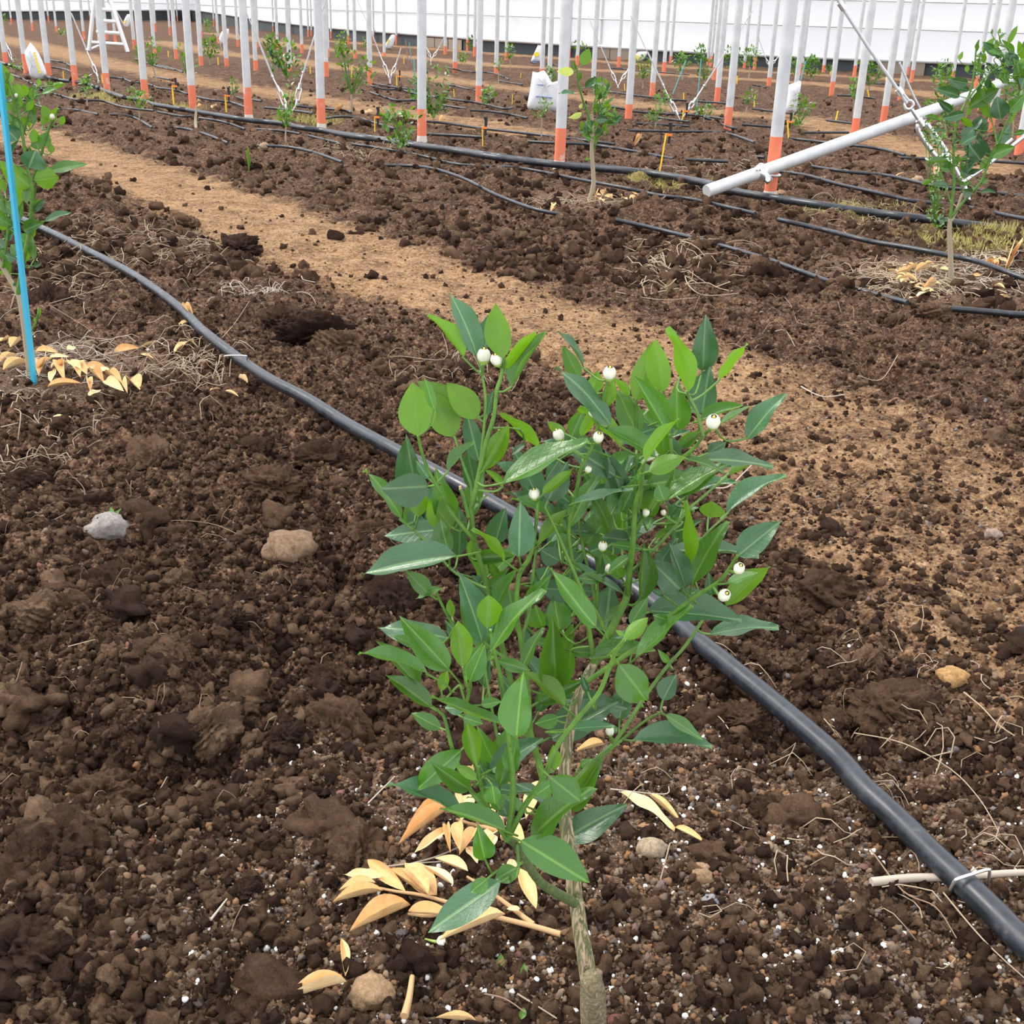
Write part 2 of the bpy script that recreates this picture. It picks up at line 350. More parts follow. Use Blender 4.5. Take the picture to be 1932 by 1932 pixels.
def build_ground():
    ys = list(np.arange(2500, 520, -2.75))+list(np.arange(520, 33, -1.45))
    D = []
    for yy in ys:
        a = PIT+math.atan((yy-966)/F); D.append(CZ/math.tan(a) if a < 1.5 else .05)
    D += list(np.geomspace(D[-1]*1.03, 160, 14)); D = np.array(sorted(set(D)))
    az = np.concatenate([np.linspace(-75, -28, 70)[:-1], np.linspace(-28, 28, 800), np.linspace(28, 75, 70)[1:]])*math.pi/180
    A_, D_ = np.meshgrid(az, D); x = (D_*np.tan(np.clip(A_, -1.35, 1.35)) if False else D_*np.sin(A_)); y = D_*np.cos(A_)
    sp = np.gradient(D)[:, None]*np.ones_like(x); sp = np.maximum(np.minimum(sp, .6), D_*np.gradient(az)[None, :])*.6
    h, T, G, Ms = terr(x.ravel(), y.ravel(), sp.ravel())
    n, m = x.shape; V = np.stack([x.ravel(), y.ravel(), h], 1).astype(np.float32)
    i = np.arange(n*m).reshape(n, m); q = np.stack([i[:-1, :-1], i[:-1, 1:], i[1:, 1:], i[1:, :-1]], -1).reshape(-1, 4).astype(np.int32)
    me = bpy.data.meshes.new('ground'); me.vertices.add(len(V)); me.vertices.foreach_set('co', V.ravel())
    me.loops.add(q.size); me.loops.foreach_set('vertex_index', q.ravel())
    me.polygons.add(len(q)); me.polygons.foreach_set('loop_start', np.arange(0, q.size, 4, dtype=np.int32)); me.polygons.foreach_set('loop_total', np.full(len(q), 4, np.int32))
    me.update(calc_edges=True); me.polygons.foreach_set('use_smooth', np.ones(len(q), bool))
    for nme, d in (('track', T), ('gravel', G), ('moss', Ms)):
        a = me.attributes.new(nme, 'FLOAT', 'POINT'); a.data.foreach_set('value', d.astype(np.float32))
    me.materials.append(MT['ground']); return put('ground', me)
ground = tag(build_ground(), 'dark clumpy brown soil with a sandy trodden path', kind='structure')

# ---------------------------------------------------------------- lumps of soil, pebbles, perlite
def ico(sub):
    import bmesh
    bm = bmesh.new(); bmesh.ops.create_icosphere(bm, subdivisions=sub, radius=1); V = np.array([v.co[:] for v in bm.verts]); Fc = [[v.index for v in f.verts] for f in bm.faces]; bm.free(); return V, Fc
def rock(sub, seed, rough, mat, name, fl=.75):
    V, Fc = ico(sub); r = np.random.default_rng(seed); o = r.random(3)*50
    d = np.ones(len(V))
    for fr, am in ((1.3, .42), (3., .26), (6.5, .17), (14., .09), (28., .05)):
        q = perlin(V[:, 0]*fr+o[0]+V[:, 2]*fr*.7, V[:, 1]*fr+o[1]-V[:, 2]*fr*.6)*1.6; d += am*rough*(q if fr < 2 else (.35-np.abs(q)*1.6))
    V = V*d[:, None]*np.array([1, .8+.3*r.random(), fl]); return mesh(name, V, Fc, mat)
CL = [rock(3, 10+i, 1.25, MT['clod'], 'soil_clod') for i in range(6)]
CL0 = [rock(5, 30+i, 1.0, MT['clod'], 'soil_clod') for i in range(4)]
clods = [(600, 625, 70), (545, 600, 60), (640, 650, 45), (455, 462, 42), (440, 480, 25), (190, 1480, 68), (120, 1590, 72), (45, 1800, 95), (670, 1600, 62), (640, 1340, 68), (400, 1385, 60), (545, 1400, 48), (330, 1285, 45),
         (90, 550, 50), (1560, 1105, 55), (1680, 1335, 75), (1590, 1330, 36), (1400, 1350, 50), (460, 1690, 42), (1630, 1270, 30), (80, 1365, 45), (70, 1150, 50), (210, 1080, 55), (290, 850, 50), (600, 860, 55), (520, 930, 48), (700, 1000, 50), (740, 1140, 50), (620, 1240, 45),
         (350, 420, 26), (760, 232, 22), (690, 240, 12), (1270, 520, 26), (1420, 545, 32), (1760, 610, 32), (1690, 600, 22), (1830, 640, 28), (1490, 410, 20), (1380, 440, 16), (1640, 660, 24), (1170, 940, 60), (1455, 1520, 36), (1500, 1150, 38), (1440, 1040, 30), (330, 1100, 40), (440, 1180, 44), (250, 1210, 36), (480, 830, 44), (880, 1080, 50), (180, 940, 44), (60, 900, 40)]
nclod = 0
def clod_obj(x, y, r, big=False):
    global nclod
    me = random.choice(CL0 if big else CL); o = bpy.data.objects.new('soil_clod', me); COL.objects.link(o); o.parent = ground
    s = r*random.uniform(.85, 1.1)
    o.location = (x, y, Hs(x, y, r*.6)+.12*s); o.scale = (s, s*random.uniform(.8, 1.), s*random.uniform(.7, .95))
    o.rotation_euler = (random.uniform(-.4, .4), random.uniform(-.4, .4), random.uniform(0, 6.28)); nclod += 1
for px, py, r in clods:
    p = gr(px, py+r*.3); dd = np.linalg.norm(p-np.array([0, 0, CZ])); clod_obj(p[0], p[1], r*dd/F*1.0, True)
def sample(n, amin, amax, smin, smax, fT, fG, spread=31):
    out = []
    a = PIT  # distances spread evenly over depression angles
    dep = np.radians(rng.uniform(amin, amax, n*4)); az = np.radians(rng.uniform(-spread, spread, n*4)); D = CZ/np.tan(dep)
    x = D*np.sin(az); y = D*np.cos(az); T, G, Ms = masks(x, y); keep = rng.random(n*4) < (fT*T+fG*G+(1-np.maximum(T, G)))*1.0 if fT >= 0 else rng.random(n*4) < np.clip(-fT*T+fG*G, 0, 1)
    x, y = x[keep][:n], y[keep][:n]; s = smin*(smax/smin)**(rng.random(len(x))**2.0); return x, y, s
x, y, s = sample(245, 5.5, 52, .014, .040, .015, .06)
for a, b, c in zip(x, y, s):
    if math.hypot(a-.08, b-.72) < .12: continue
    clod_obj(a, b, c)
def variants(name, meshes):
    c = bpy.data.collections.new(name)
    for m in meshes: c.objects.link(bpy.data.objects.new(m.name, m))
    return c
def scatter(name, X, Y, Sz, coll, sink, label, parent):
    h = terr(X, Y)[0]; n = len(X); me = bpy.data.meshes.new(name); me.vertices.add(n)
    me.vertices.foreach_set('co', np.stack([X, Y, h+Sz*sink], 1).astype(np.float32).ravel())
    a = me.attributes.new('rot', 'FLOAT_VECTOR', 'POINT'); a.data.foreach_set('vector', (rng.random((n, 3))*6.28).astype(np.float32).ravel())
    a = me.attributes.new('scl', 'FLOAT', 'POINT'); a.data.foreach_set('value', Sz.astype(np.float32))
    o = put(name, me, parent); ng = bpy.data.node_groups.new(name, 'GeometryNodeTree')
    ng.interface.new_socket('Geometry', in_out='INPUT', socket_type='NodeSocketGeometry'); ng.interface.new_socket('Geometry', in_out='OUTPUT', socket_type='NodeSocketGeometry')
    gi = ng.nodes.new('NodeGroupInput'); go = ng.nodes.new('NodeGroupOutput'); ip = ng.nodes.new('GeometryNodeInstanceOnPoints')
    ci = ng.nodes.new('GeometryNodeCollectionInfo'); ci.inputs['Collection'].default_value = coll; ci.inputs['Separate Children'].default_value = True; ci.inputs['Reset Children'].default_value = True
    ip.inputs['Pick Instance'].default_value = True
    def na(nm, t):
        k = ng.nodes.new('GeometryNodeInputNamedAttribute'); k.data_type = t; k.inputs['Name'].default_value = nm; return k.outputs['Attribute']
    L = ng.links.new; L(gi.outputs[0], ip.inputs['Points']); L(ci.outputs[0], ip.inputs['Instance']); L(na('rot', 'FLOAT_VECTOR'), ip.inputs['Rotation']); L(na('scl', 'FLOAT'), ip.inputs['Scale']); L(ip.outputs[0], go.inputs[0])
    md = o.modifiers.new('scatter', 'NODES'); md.node_group = ng; tag(o, label, kind='stuff'); return o
crumbC = variants('crumbs', [rock(2, 60+i, 2.0, MT['clod'], 'crumb') for i in range(5)])
pebC = variants('pebbles', [rock(2, 80+i, 1.3, MT['pebble'], 'pebble') for i in range(5)])
perC = variants('perlite', [rock(2, 90+i, .7, MT['perlite'], 'perlite') for i in range(3)])
x, y, s = sample(62000, 9, 54, .0016, .0100, .12, .20); scatter('soil_crumbs', x, y, s, crumbC, .3, 'loose dark soil crumbs', ground)
x, y, s = sample(9000, 3.2, 12, .006, .030, .04, .4); scatter('far_soil_crumbs', x, y, s, crumbC, .2, 'loose dark soil crumbs further off', ground)
x, y, s = sample(40000, 6, 54, .0011, .0055, .5, 2.0); k = rng.random(len(x)) < .40; scatter('pebbles', x[k], y[k], s[k], pebC, .3, 'small tan and grey pebbles', ground)
x, y, s = sample(26000, 8, 54, .0010, .0042, -1., 1.0); scatter('mulch_pebbles', x, y, s, pebC, .3, 'tan pebbles on the path and around the trunks', ground)
x, y, s = sample(2600, 12, 54, .0010, .0036, -.02, .9); scatter('perlite_grains', x, y, s, perC, .5, 'white perlite grains in the potting soil', ground)
# named stones
for px, py, r, lab, col in [(700, 1888, 38, 'blocky tan stone beside the lowest dry leaves', (.42, .27, .15)), (1163, 1922, 17, 'small dark red stone touching the graft at the trunk foot', (.20, .08, .055)), (1796, 1294, 28, 'orange tan stone at the path edge right of the black pipe', (.52, .30, .12)),
        (545, 1060, 46, 'broad tan crumbly lump left of the central tree', (.27, .17, .10)), (205, 1030, 34, 'flat pale grey stone near the left soil edge', (.36, .32, .29)), (1322, 1668, 20, 'lower of two small stacked tan stones right of the trunk', (.40, .25, .14)), (1325, 1645, 15, 'upper of two small stacked tan stones right of the trunk', (.42, .27, .16)),
        (1228, 1618, 28, 'lumpy beige stone right of the trunk below the dry leaf', (.45, .34, .23)), (1215, 1578, 15, 'small orange tan stone under the green leaf right of the trunk', (.45, .24, .12)), (1340, 1716, 15, 'small grey stone right of the trunk', (.36, .36, .38)), (1472, 378, 11, 'tan stone at the foot of the pole with the slanting pipe', (.42, .26, .15)),
        (497, 288, 10, 'small tan stone beside the thin drip hose at upper left', (.45, .30, .18)), (150, 1297, 16, 'small grey pink stone lying on the clods at left', (.36, .26, .23)), (1873, 1012, 14, 'pinkish grey stone on the right side of the path', (.40, .29, .23)), (1730, 352, 10, 'pale tan stone behind the thick black pipe at right', (.48, .32, .2))]:
    m = M('stone', .85, build=lambda nt, b, c=col: (nt.links.new(ramp(nt, noise(nt, 4, 6, .7, 'Object'), [(.3, tuple(v*.55 for v in c)), (.65, tuple(min(1, v*1.35) for v in c))]), b.inputs['Base Color']), bump(nt, b, noise(nt, 14, 5, .7, 'Object'), .6, .05)), spec=.3)
    me = rock(3, int(px), .75, m, 'stone', .8); p = gr(px, py); dd = np.linalg.norm(p-np.array([0, 0, CZ])); s = r*dd/F
    o = put('stone', me); o.location = (p[0], p[1], Hs(p[0], p[1], s*.6)+.35*s); o.scale = (s, s, s*.9); tag(o, lab, 'stone')

# ---------------------------------------------------------------- pipes
def hose(px, r, label, cat='hose', name='drip_hose', seg=10, lift=1.0, bury=-.011, par=None, mat='pipe', step=.03, win=15):
    P = [gr(*q, r*.5) for q in px]; P = smooth_path(P, 4)
    # resample evenly
    P = np.array(P); d = np.concatenate([[0], np.cumsum(np.linalg.norm(np.diff(P, axis=0), axis=1))]); n = max(3, int(d[-1]/step)); t = np.linspace(0, d[-1], n)
    Q = np.stack([np.interp(t, d, P[:, k]) for k in range(3)], 1); h = terr(Q[:, 0], Q[:, 1], np.full(n, .02))[0]
    k = np.ones(win)/win; hp = np.pad(h, win//2, 'edge'); hs = np.convolve(hp, k, 'valid')[:n]
    z0 = Q[:, 2].copy(); Q[:, 2] = hs+r*lift+.006-bury   # lies on the ground; keep its plan position consistent with its height
    kk = (CZ-Q[:, 2])/(CZ-z0); Q[:, 0] *= kk; Q[:, 1] *= kk
    mb = MB().tube(list(Q), r, seg); o = mb.obj(name, MT[mat], par)
    if label: tag(o, label, cat)
    return o, Q
front_pipe, QP = hose([(-260, 300), (-60, 372), (77, 430), (168, 475), (252, 519), (336, 579), (380, 622), (437, 667), (505, 714), (580, 753), (660, 803), (776, 866), (860, 911), (940, 955), (1030, 1008), (1120, 1060), (1227, 1132), (1306, 1200), (1399, 1275), (1485, 1346), (1581, 1430), (1625, 1482), (1690, 1542), (1762, 1614), (1820, 1668), (1871, 1717), (1932, 1778), (2060, 1900)], .0122, 'thick black irrigation pipe running diagonally behind the central tree', 'pipe', 'irrigation_pipe', 20, 1.0, step=.01, win=61)
hose([(44, 188), (60, 195), (87, 205)], .008, 'short stretch of grey drip hose behind the left tree, left end')
hose([(105, 207), (140, 207), (185, 216)], .008, 'short arched grey drip hose second from the left above the path')
hose([(208, 216), (240, 218), (262, 226), (287, 241)], .008, 'curved grey drip hose left of the bare twig above the path')
hose([(310, 240), (350, 243), (390, 254), (430, 270)], .008, 'grey drip hose passing just under the bare twig')
hose([(486, 275), (540, 277), (590, 287), (645, 306)], .008, 'drip hose arching below the third nearest pole from the left')
hose([(720, 312), (800, 315), (870, 335), (930, 365), (1000, 392), (1050, 403), (1092, 408)], .008, 'black drip hose curving down to the mid tree with pale pruned top')
hose([(1162, 415), (1230, 430), (1330, 455), (1450, 490), (1560, 530), (1650, 555), (1712, 571)], .008, 'long black drip hose crossing the soil left of the right tree litter')
hose([(1762, 580), (1850, 587), (1932, 594), (2060, 602)], .009, 'black drip hose leaving the right edge above the path')
hose([(20, 140), (50, 152), (88, 172), (120, 182), (147, 189), (190, 190), (233, 202), (290, 209)], .008, 'far left drip hose in front of the printed white bag')
hose([(298, 211), (340, 219), (363, 219)], .008, 'tiny drip hose stretch at the foot of the bare twig')
hose([(376, 223), (412, 228), (440, 236), (462, 244)], .008, 'short drip hose just below the orange foot of the pole left of centre')
hose([(486, 244), (540, 248), (590, 258), (642, 271)], .008, 'drip hose passing the small tree tied to the brace')
hose([(665, 272), (720, 280), (800, 295), (850, 308), (900, 313), (960, 315), (1010, 322), (1060, 332), (1110, 342), (1180, 355), (1240, 368), (1300, 375), (1370, 390), (1425, 403)], .008, 'long black drip hose running behind the mid tree trunk')
hose([(1468, 414), (1560, 435), (1640, 455), (1700, 465), (1780, 480), (1850, 495), (1932, 525), (2060, 560)], .009, 'black drip hose running just behind the right tree trunk')
main2, QM = hose([(-80, 95), (60, 135), (100, 149), (137, 154), (160, 157), (190, 168), (210, 176), (235, 184), (270, 190), (290, 197), (330, 204), (390, 214), (450, 224), (480, 228), (540, 234), (560, 240), (610, 247), (650, 255), (720, 265), (800, 277), (860, 285), (920, 295), (980, 303), (1060, 312), (1130, 318), (1200, 324), (1280, 335), (1345, 350), (1380, 360), (1450, 372), (1500, 380), (1600, 395), (1700, 408), (1760, 415), (1850, 427), (1932, 437), (2060, 455)], .0165, 'thick black main pipe running along the nearest row of poles', 'pipe', 'main_pipe', 16, .9, step=.05, win=11)
hose([(600, 243), (660, 253), (730, 262), (800, 273), (880, 284), (960, 296), (1060, 308), (1160, 316), (1240, 327), (1330, 342), (1400, 362)], .011, 'second slimmer pipe lying against the thick black main pipe', 'pipe', 'irrigation_pipe')
others = [[(560, 200), (588, 203), (647, 208), (662, 213)], [(560, 209), (575, 211), (588, 215)], [(610, 224), (641, 220), (675, 222), (700, 230), (745, 243)], [(724, 223), (760, 226), (790, 228), (836, 232), (900, 241), (970, 249), (1030, 256), (1095, 264), (1160, 272)],
          [(800, 253), (850, 255), (910, 259)], [(997, 267), (1050, 270), (1105, 272), (1200, 286), (1240, 296)], [(1219, 290), (1270, 300)], [(1295, 301), (1374, 305)], [(1393, 293), (1442, 297)], [(1473, 324), (1522, 331), (1579, 347), (1647, 362), (1723, 379), (1821, 390), (1932, 413), (2060, 430)],
          [(1510, 311), (1598, 324), (1673, 331), (1768, 352), (1850, 360), (1932, 371), (2050, 385)], [(1200, 233), (1300, 238)], [(1180, 246), (1276, 248), (1363, 250), (1423, 269)], [(1488, 261), (1560, 269), (1655, 280), (1707, 293)], [(1511, 250), (1601, 250)], [(1700, 298), (1844, 303), (1932, 308), (2050, 315)],
          [(680, 168), (710, 178), (746, 189), (785, 189)], [(822, 197), (880, 205)], [(687, 154), (735, 163), (800, 172)], [(698, 161), (728, 169), (754, 168), (777, 175), (840, 186), (902, 194), (949, 205), (967, 203)], [(887, 208), (940, 212), (995, 223)], [(848, 160), (900, 172), (925, 180)],
          [(1145, 173), (1200, 180), (1270, 188), (1330, 192), (1370, 195)], [(1120, 195), (1180, 206)], [(1190, 210), (1260, 215), (1310, 217), (1370, 225)], [(1240, 222), (1300, 230)], [(1400, 235), (1460, 240), (1470, 243)], [(1330, 222), (1372, 238), (1390, 243)], [(840, 126), (880, 135), (930, 138), (960, 150)],
          [(940, 152), (985, 160)], [(255, 111), (280, 119), (300, 126), (330, 132)], [(290, 122), (320, 128), (345, 136)], [(207, 146), (230, 148), (248, 155)], [(258, 155), (280, 159), (300, 166), (330, 170), (365, 181), (395, 188), (435, 193), (465, 203)], [(290, 145), (320, 150)], [(95, 113), (120, 118), (135, 125)], [(96, 127), (120, 130), (135, 136)], [(440, 182), (462, 188)], [(475, 188), (493, 191)], [(500, 203), (540, 207), (590, 214)],
          [(1580, 180), (1610, 181), (1650, 186)], [(1560, 227), (1610, 233)], [(1420, 205), (1500, 215)], [(1000, 118), (1060, 124)], [(1240, 136), (1300, 141)], [(1150, 128), (1230, 136)], [(1420, 160), (1445, 165)], [(1620, 156), (1700, 160)]]
for i, q in enumerate(others):
    c = q[len(q)//2]; wv = 'left' if c[0] < 640 else ('middle' if c[0] < 1290 else 'right')
    others[i] = (q, wv, c[1])
ORD = ['nearest', 'second nearest', 'third nearest', 'fourth nearest', 'fifth nearest', 'sixth nearest', 'seventh nearest', 'eighth nearest', 'ninth nearest', 'tenth nearest', 'eleventh nearest', 'twelfth nearest', 'thirteenth nearest', 'fourteenth nearest', 'fifteenth nearest', 'sixteenth nearest', 'seventeenth nearest', 'eighteenth nearest', 'nineteenth nearest', 'twentieth nearest', 'twenty-first nearest', 'twenty-second nearest']
for wv in ('left', 'middle', 'right'):
    sub = sorted([o for o in others if o[1] == wv], key=lambda o: -o[2])
    for j, (q, _, _) in enumerate(sub): 
        o, _q = hose(q, .009, '%s of the thin drip hoses beyond the main pipe, %s third' % (ORD[j], wv)); o['group'] = 'drip hoses beyond the main pipe'
# wire staples over the front pipe
def staple(label, c, pts):
    g = gr(*c); k = int(np.argmin(np.hypot(QP[:, 0]-g[0], QP[:, 1]-g[1]))); zt = QP[k, 2]+.0122+.003
    P = [gr(a, b, zt*f if f > 0 else -.01) for a, b, f in pts]
    o = MB().tube(smooth_path(P, 3), .0016, 6).obj('wire_staple', MT['zinc']); tag(o, label, 'staple')
staple('U-shaped wire staple over the black pipe at upper left', (445, 680), [(423, 702, 0), (423, 676, .85), (428, 671, 1), (460, 671, 1), (466, 674, .9), (467, 688, .3)])
staple('bent wire staple over the black pipe at the lower right', (1820, 1668), [(1781, 1706, 0), (1799, 1666, .85), (1808, 1658, 1), (1835, 1649, 1.05), (1862, 1641, 1), (1867, 1645, .9), (1862, 1674, .2)])

# ---------------------------------------------------------------- far walls
base = [gr(-900, 10), gr(-200, 34), gr(0, 36), gr(360, 39), gr(385, 43), gr(500, 58), gr(620, 72), gr(900, 97), gr(1150, 111), gr(1400, 125), gr(1700, 140), gr(1932, 152), gr(2400, 172)]
base[0] = base[1]+(base[1]-base[2])*.8; 
def filmmat(nt, b):
    nt.links.new(ramp(nt, noise(nt, .5, 4), [(.3, (.90, .91, .93)), (.7, (.95, .96, .97))]), b.inputs['Base Color'])
film = M('white_greenhouse_film', .5, build=filmmat)
_t = film.node_tree.nodes.new('ShaderNodeBsdfTranslucent'); _t.inputs[0].default_value = (.96, .97, .98, 1); _m = film.node_tree.nodes.new('ShaderNodeMixShader'); _m.inputs[0].default_value = .5
film.node_tree.links.new(film.node_tree.nodes['Principled BSDF'].outputs[0], _m.inputs[1]); film.node_tree.links.new(_t.outputs[0], _m.inputs[2]); film.node_tree.links.new(_m.outputs[0], film.node_tree.nodes['Material Output'].inputs[0])
BT = [(-200, 22), (0, 22), (360, 20), (385, 22), (500, 40), (620, 54), (900, 75), (1150, 91), (1400, 105), (1700, 117), (1932, 124), (2400, 135)]
def wall(name, ids, label):
    mb = MB(); P = [base[i] for i in ids]; hb = [.28 if i == 0 else max(.1, pl(BT[i-1][0], BT[i-1][1], base[i][1])[2]) for i in ids]
    V = []; Fc = []
    for (p, h) in zip(P, hb):
        V += [(p[0], p[1], h), (p[0], p[1], 3.4), (p[0]*1.001, p[1]+.04, 3.4), (p[0]*1.001, p[1]+.04, h)]
    for i in range(len(P)-1):
        a, b = 4*i, 4*i+4; Fc += [(a, b, b+1, a+1), (a+3, a+2, b+2, b+3), (a+1, b+1, b+2, a+2), (a, a+3, b+3, b)]
    mb.add(V, Fc); o = mb.obj(name, film, None, False); tag(o, label, kind='structure')
    for i in range(len(P)-1):   # dark skirt panels
        p, q = P[i], P[i+1]; h1, h2 = hb[i], hb[i+1]
        k = MB().add([(p[0], p[1], -.25), (q[0], q[1], -.25), (q[0], q[1], h2), (p[0], p[1], h1), (p[0], p[1]+.05, -.25), (q[0], q[1]+.05, -.25), (q[0], q[1]+.05, h2), (p[0], p[1]+.05, h1)], [(0, 1, 2, 3), (5, 4, 7, 6), (3, 2, 6, 7), (0, 4, 5, 1)]); s_ = k.obj('skirt_panel', MT['skirt'], o, False)
    rl = MB(); rl.tube([(p[0], p[1]-.04, h+.02) for p, h in zip(P, hb)], .035, 8); s_ = rl.obj('bottom_rail', MT['steel'], o)
    for hz in (.70, 1.12, 1.9, 2.7):
        rl = MB(); rl.tube([(p[0], p[1]-.05, hz) for p in P], .013, 8); rl.obj('cross_rail', MT['steel'], o)
    return o
w1 = wall('wall_back', [0, 1, 2, 3], 'far left greenhouse wall of white film over a dark skirt')
w2 = wall('wall_right', [3, 4, 5, 6, 7, 8, 9, 10, 11, 12], 'long greenhouse wall of white film with horizontal rails')
for a, b in ((812, 860), (1128, 1195), (1655, 1740)):   # brown boards along the skirt
    for px in np.arange(a, b, 22):
        def wp(x, dz):
            i = next(k for k in range(2, len(base)-1) if BT[k][0] >= x); t = (x-BT[i-1][0])/(BT[i][0]-BT[i-1][0]); p = base[i]*(1-t)+base[i+1]*t; return np.array([p[0], p[1]-.06, dz])
        t0, t1 = wp(px, 0), wp(px+21, 0); q = MB().add([tuple(t0+[0, 0, -.2]), tuple(t1+[0, 0, -.2]), tuple(t1+[0, 0, .2]), tuple(t0+[0, 0, .2]), tuple(t0+[0, .03, -.2]), tuple(t1+[0, .03, -.2]), tuple(t1+[0, .03, .2]), tuple(t0+[0, .03, .2])], [(0, 1, 2, 3), (5, 4, 7, 6), (3, 2, 6, 7), (0, 3, 7, 4), (1, 5, 6, 2), (0, 4, 5, 1)]); s_ = q.obj('board', MT['skirtb'], w2, False)

# ---------------------------------------------------------------- poles
near = [(12, 126, 99), (50, 140, 102), (93, 148, 119), (143, 162, 123), (203, 177, 138), (275, 192, 150), (365, 212, 161), (470, 230, 165), (607, 248, 186), (796, 272, 206), (1055, 321, 242), (1451, 381, 258)]
mid = [(333, 113, 93), (380, 125, 106), (428, 128, 110), (483, 134, 114), (547, 136, 126), (616, 145, 117), (698, 161, 127), (903, 195, 162), (1185, 229, 197), (1372, 247, 202), (1612, 253, 223), (1666, 232, 200), (1921, 292, 255), (1867, 248, 220), (1352, 196, 165), (1230, 183, 156), (1450, 164, 146), (1568, 181, 154), (1022, 153, 130), (1036, 158, 150), (1119, 162, 160), (1500, 180, 160), (858, 136, 117), (936, 142, 126), (292, 102, 88), (254, 94, 75), (1849, 209, 193), (1698, 187, 179), (1347, 152, 127)]
far = [(22, 46, 34), (41, 52, 38), (62, 59, 43), (84, 64, 50), (92, 42, 30), (107, 61, 50), (134, 42, 29), (159, 75, 59), (171, 42, 29), (187, 78, 66), (202, 75, 64), (218, 80, 65), (268, 53, 43), (294, 60, 44), (321, 66, 51), (335, 41, 31), (404, 50, 36), (412, 82, 69), (380, 72, 58), (449, 89, 75), (487, 91, 79), (516, 60, 50), (548, 64, 55), (524, 93, 80), (570, 100, 84), (619, 107, 93), (582, 70, 56), (588, 69, 57), (625, 73, 60), (657, 83, 67), (670, 111, 95), (705, 80, 66), (725, 105, 99), (748, 84, 67), (840, 103, 87), (882, 96, 75), (895, 107, 88), (929, 98, 82), (955, 113, 98), (977, 101, 85), (1074, 107, 92), (1089, 124, 105), (1132, 110, 95), (1167, 127, 107), (1252, 140, 117), (1265, 120, 106), (1335, 123, 110), (1341, 125, 106), (1404, 128, 116), (1423, 131, 107), (1511, 142, 121), (1553, 137, 123), (1611, 146, 124), (1711, 143, 126), (1719, 156, 132), (1797, 150, 134), (1841, 165, 144)]
NUM = 'first second third fourth fifth sixth seventh eighth ninth tenth eleventh twelfth thirteenth fourteenth fifteenth sixteenth seventeenth eighteenth nineteenth twentieth'.split()
def nth(i):
    if i < 20: return NUM[i]
    t, u = divmod(i+1, 10); T = {2: 'twenty', 3: 'thirty', 4: 'forty', 5: 'fifty', 6: 'sixty'}[t]
    return T[:-1]+'ieth' if u == 0 else T+'-'+NUM[u-1]
def pole(px, py, po, rad, label, group, foot=False):
    p = gr(px, py); o = empty('support_pole', (p[0], p[1], 0), label, 'pole', group); zo = max(.04, pl(px, po, p[1])[2]); r = rad
    MB().tube([(p[0], p[1], zo), (p[0], p[1], 3.3)], r, 16).obj('steel_tube', MT['steel'], o)
    z0 = -.06
    if foot: MB().tube([(p[0], p[1], -.1), (p[0], p[1], .02), (p[0], p[1], .05)], [r*1.25, r*1.15, r*1.03], 16).obj('footing', MT['concrete'], o)
    if po < py-3: MB().tube([(p[0], p[1], z0), (p[0], p[1], zo+.002)], r*1.015, 16).obj('painted_foot', MT['orange'], o)
    else: MB().tube([(p[0], p[1], z0), (p[0], p[1], zo+.002)], r, 16).obj('lower_tube', MT['steel'], o)
    return p
for i, q in enumerate(sorted(near)): pole(*q, .028, '%s galvanised pole from the left in the nearest row, orange painted foot' % nth(i), 'poles of the nearest row', i > 6)
for i, q in enumerate(sorted(mid)): pole(*q, .028, '%s from the left of the middle distance poles, pale with orange foot' % nth(i), 'poles of the middle distance rows')
for i, q in enumerate(sorted(far)): pole(*q, .027, '%s from the left of the small far poles near the white wall' % nth(i), 'far poles before the white wall')
pn = gr(1451, 381)
# slanting tube, its coupled second length and the clamp
A0 = pl(1333, 361, pn[1]-.28); B0 = pl(1771, 204, pn[1]+.45); C0 = pl(2010, 108, pn[1]+.85)
t_ = empty('slanting_tube', tuple(A0), 'galvanised tube slanting up to the right, clamped to the orange footed pole', 'tube')
d_ = (B0-A0)/np.linalg.norm(B0-A0)
import itertools
mbt = MB(); mbt.tube([A0, A0+d_*.03, B0], [.027]*3, 20); o_ = mbt.obj('tube_section', MT['steel'], t_)
MB().tube([B0-d_*.01, B0+(C0-B0)*.25, C0], .023, 20).obj('tube_section', MT['steel'], t_)
ck = empty('swivel_clamp', tuple(pl(1440, 340, pn[1]-.08)), 'steel clamp holding the slanting tube to the nearest right pole', 'clamp')
Yc = pn[1]-.155
m_ = MB(); a_, b_ = pl(1432, 318, Yc), pl(1453, 343, Yc)
dv = (b_-a_); m_.box((a_+b_)/2, (np.linalg.norm(dv), .008, .034), Vector(dv).to_track_quat('X', 'Z').to_matrix()); m_.obj('clamp_plate', MT['zinc'], ck)
for q in ((1430, 316), (1449, 338)): MB().tube([pl(*q, Yc-.018), pl(*q, Yc+.03)], .011, 12).obj('bolt', MT['zinc'], ck)
zc = pl(1455, 330, pn[1])[2]; MB().torus((pn[0], pn[1], zc), .034, .006, (0, 0, 1)).obj('clamp_ring', MT['zinc'], ck)
dt = pl(1432, 325, pn[1]-.1); MB().torus(A0+d_*np.linalg.norm(dt-A0), .031, .006, d_).obj('clamp_ring', MT['zinc'], ck)

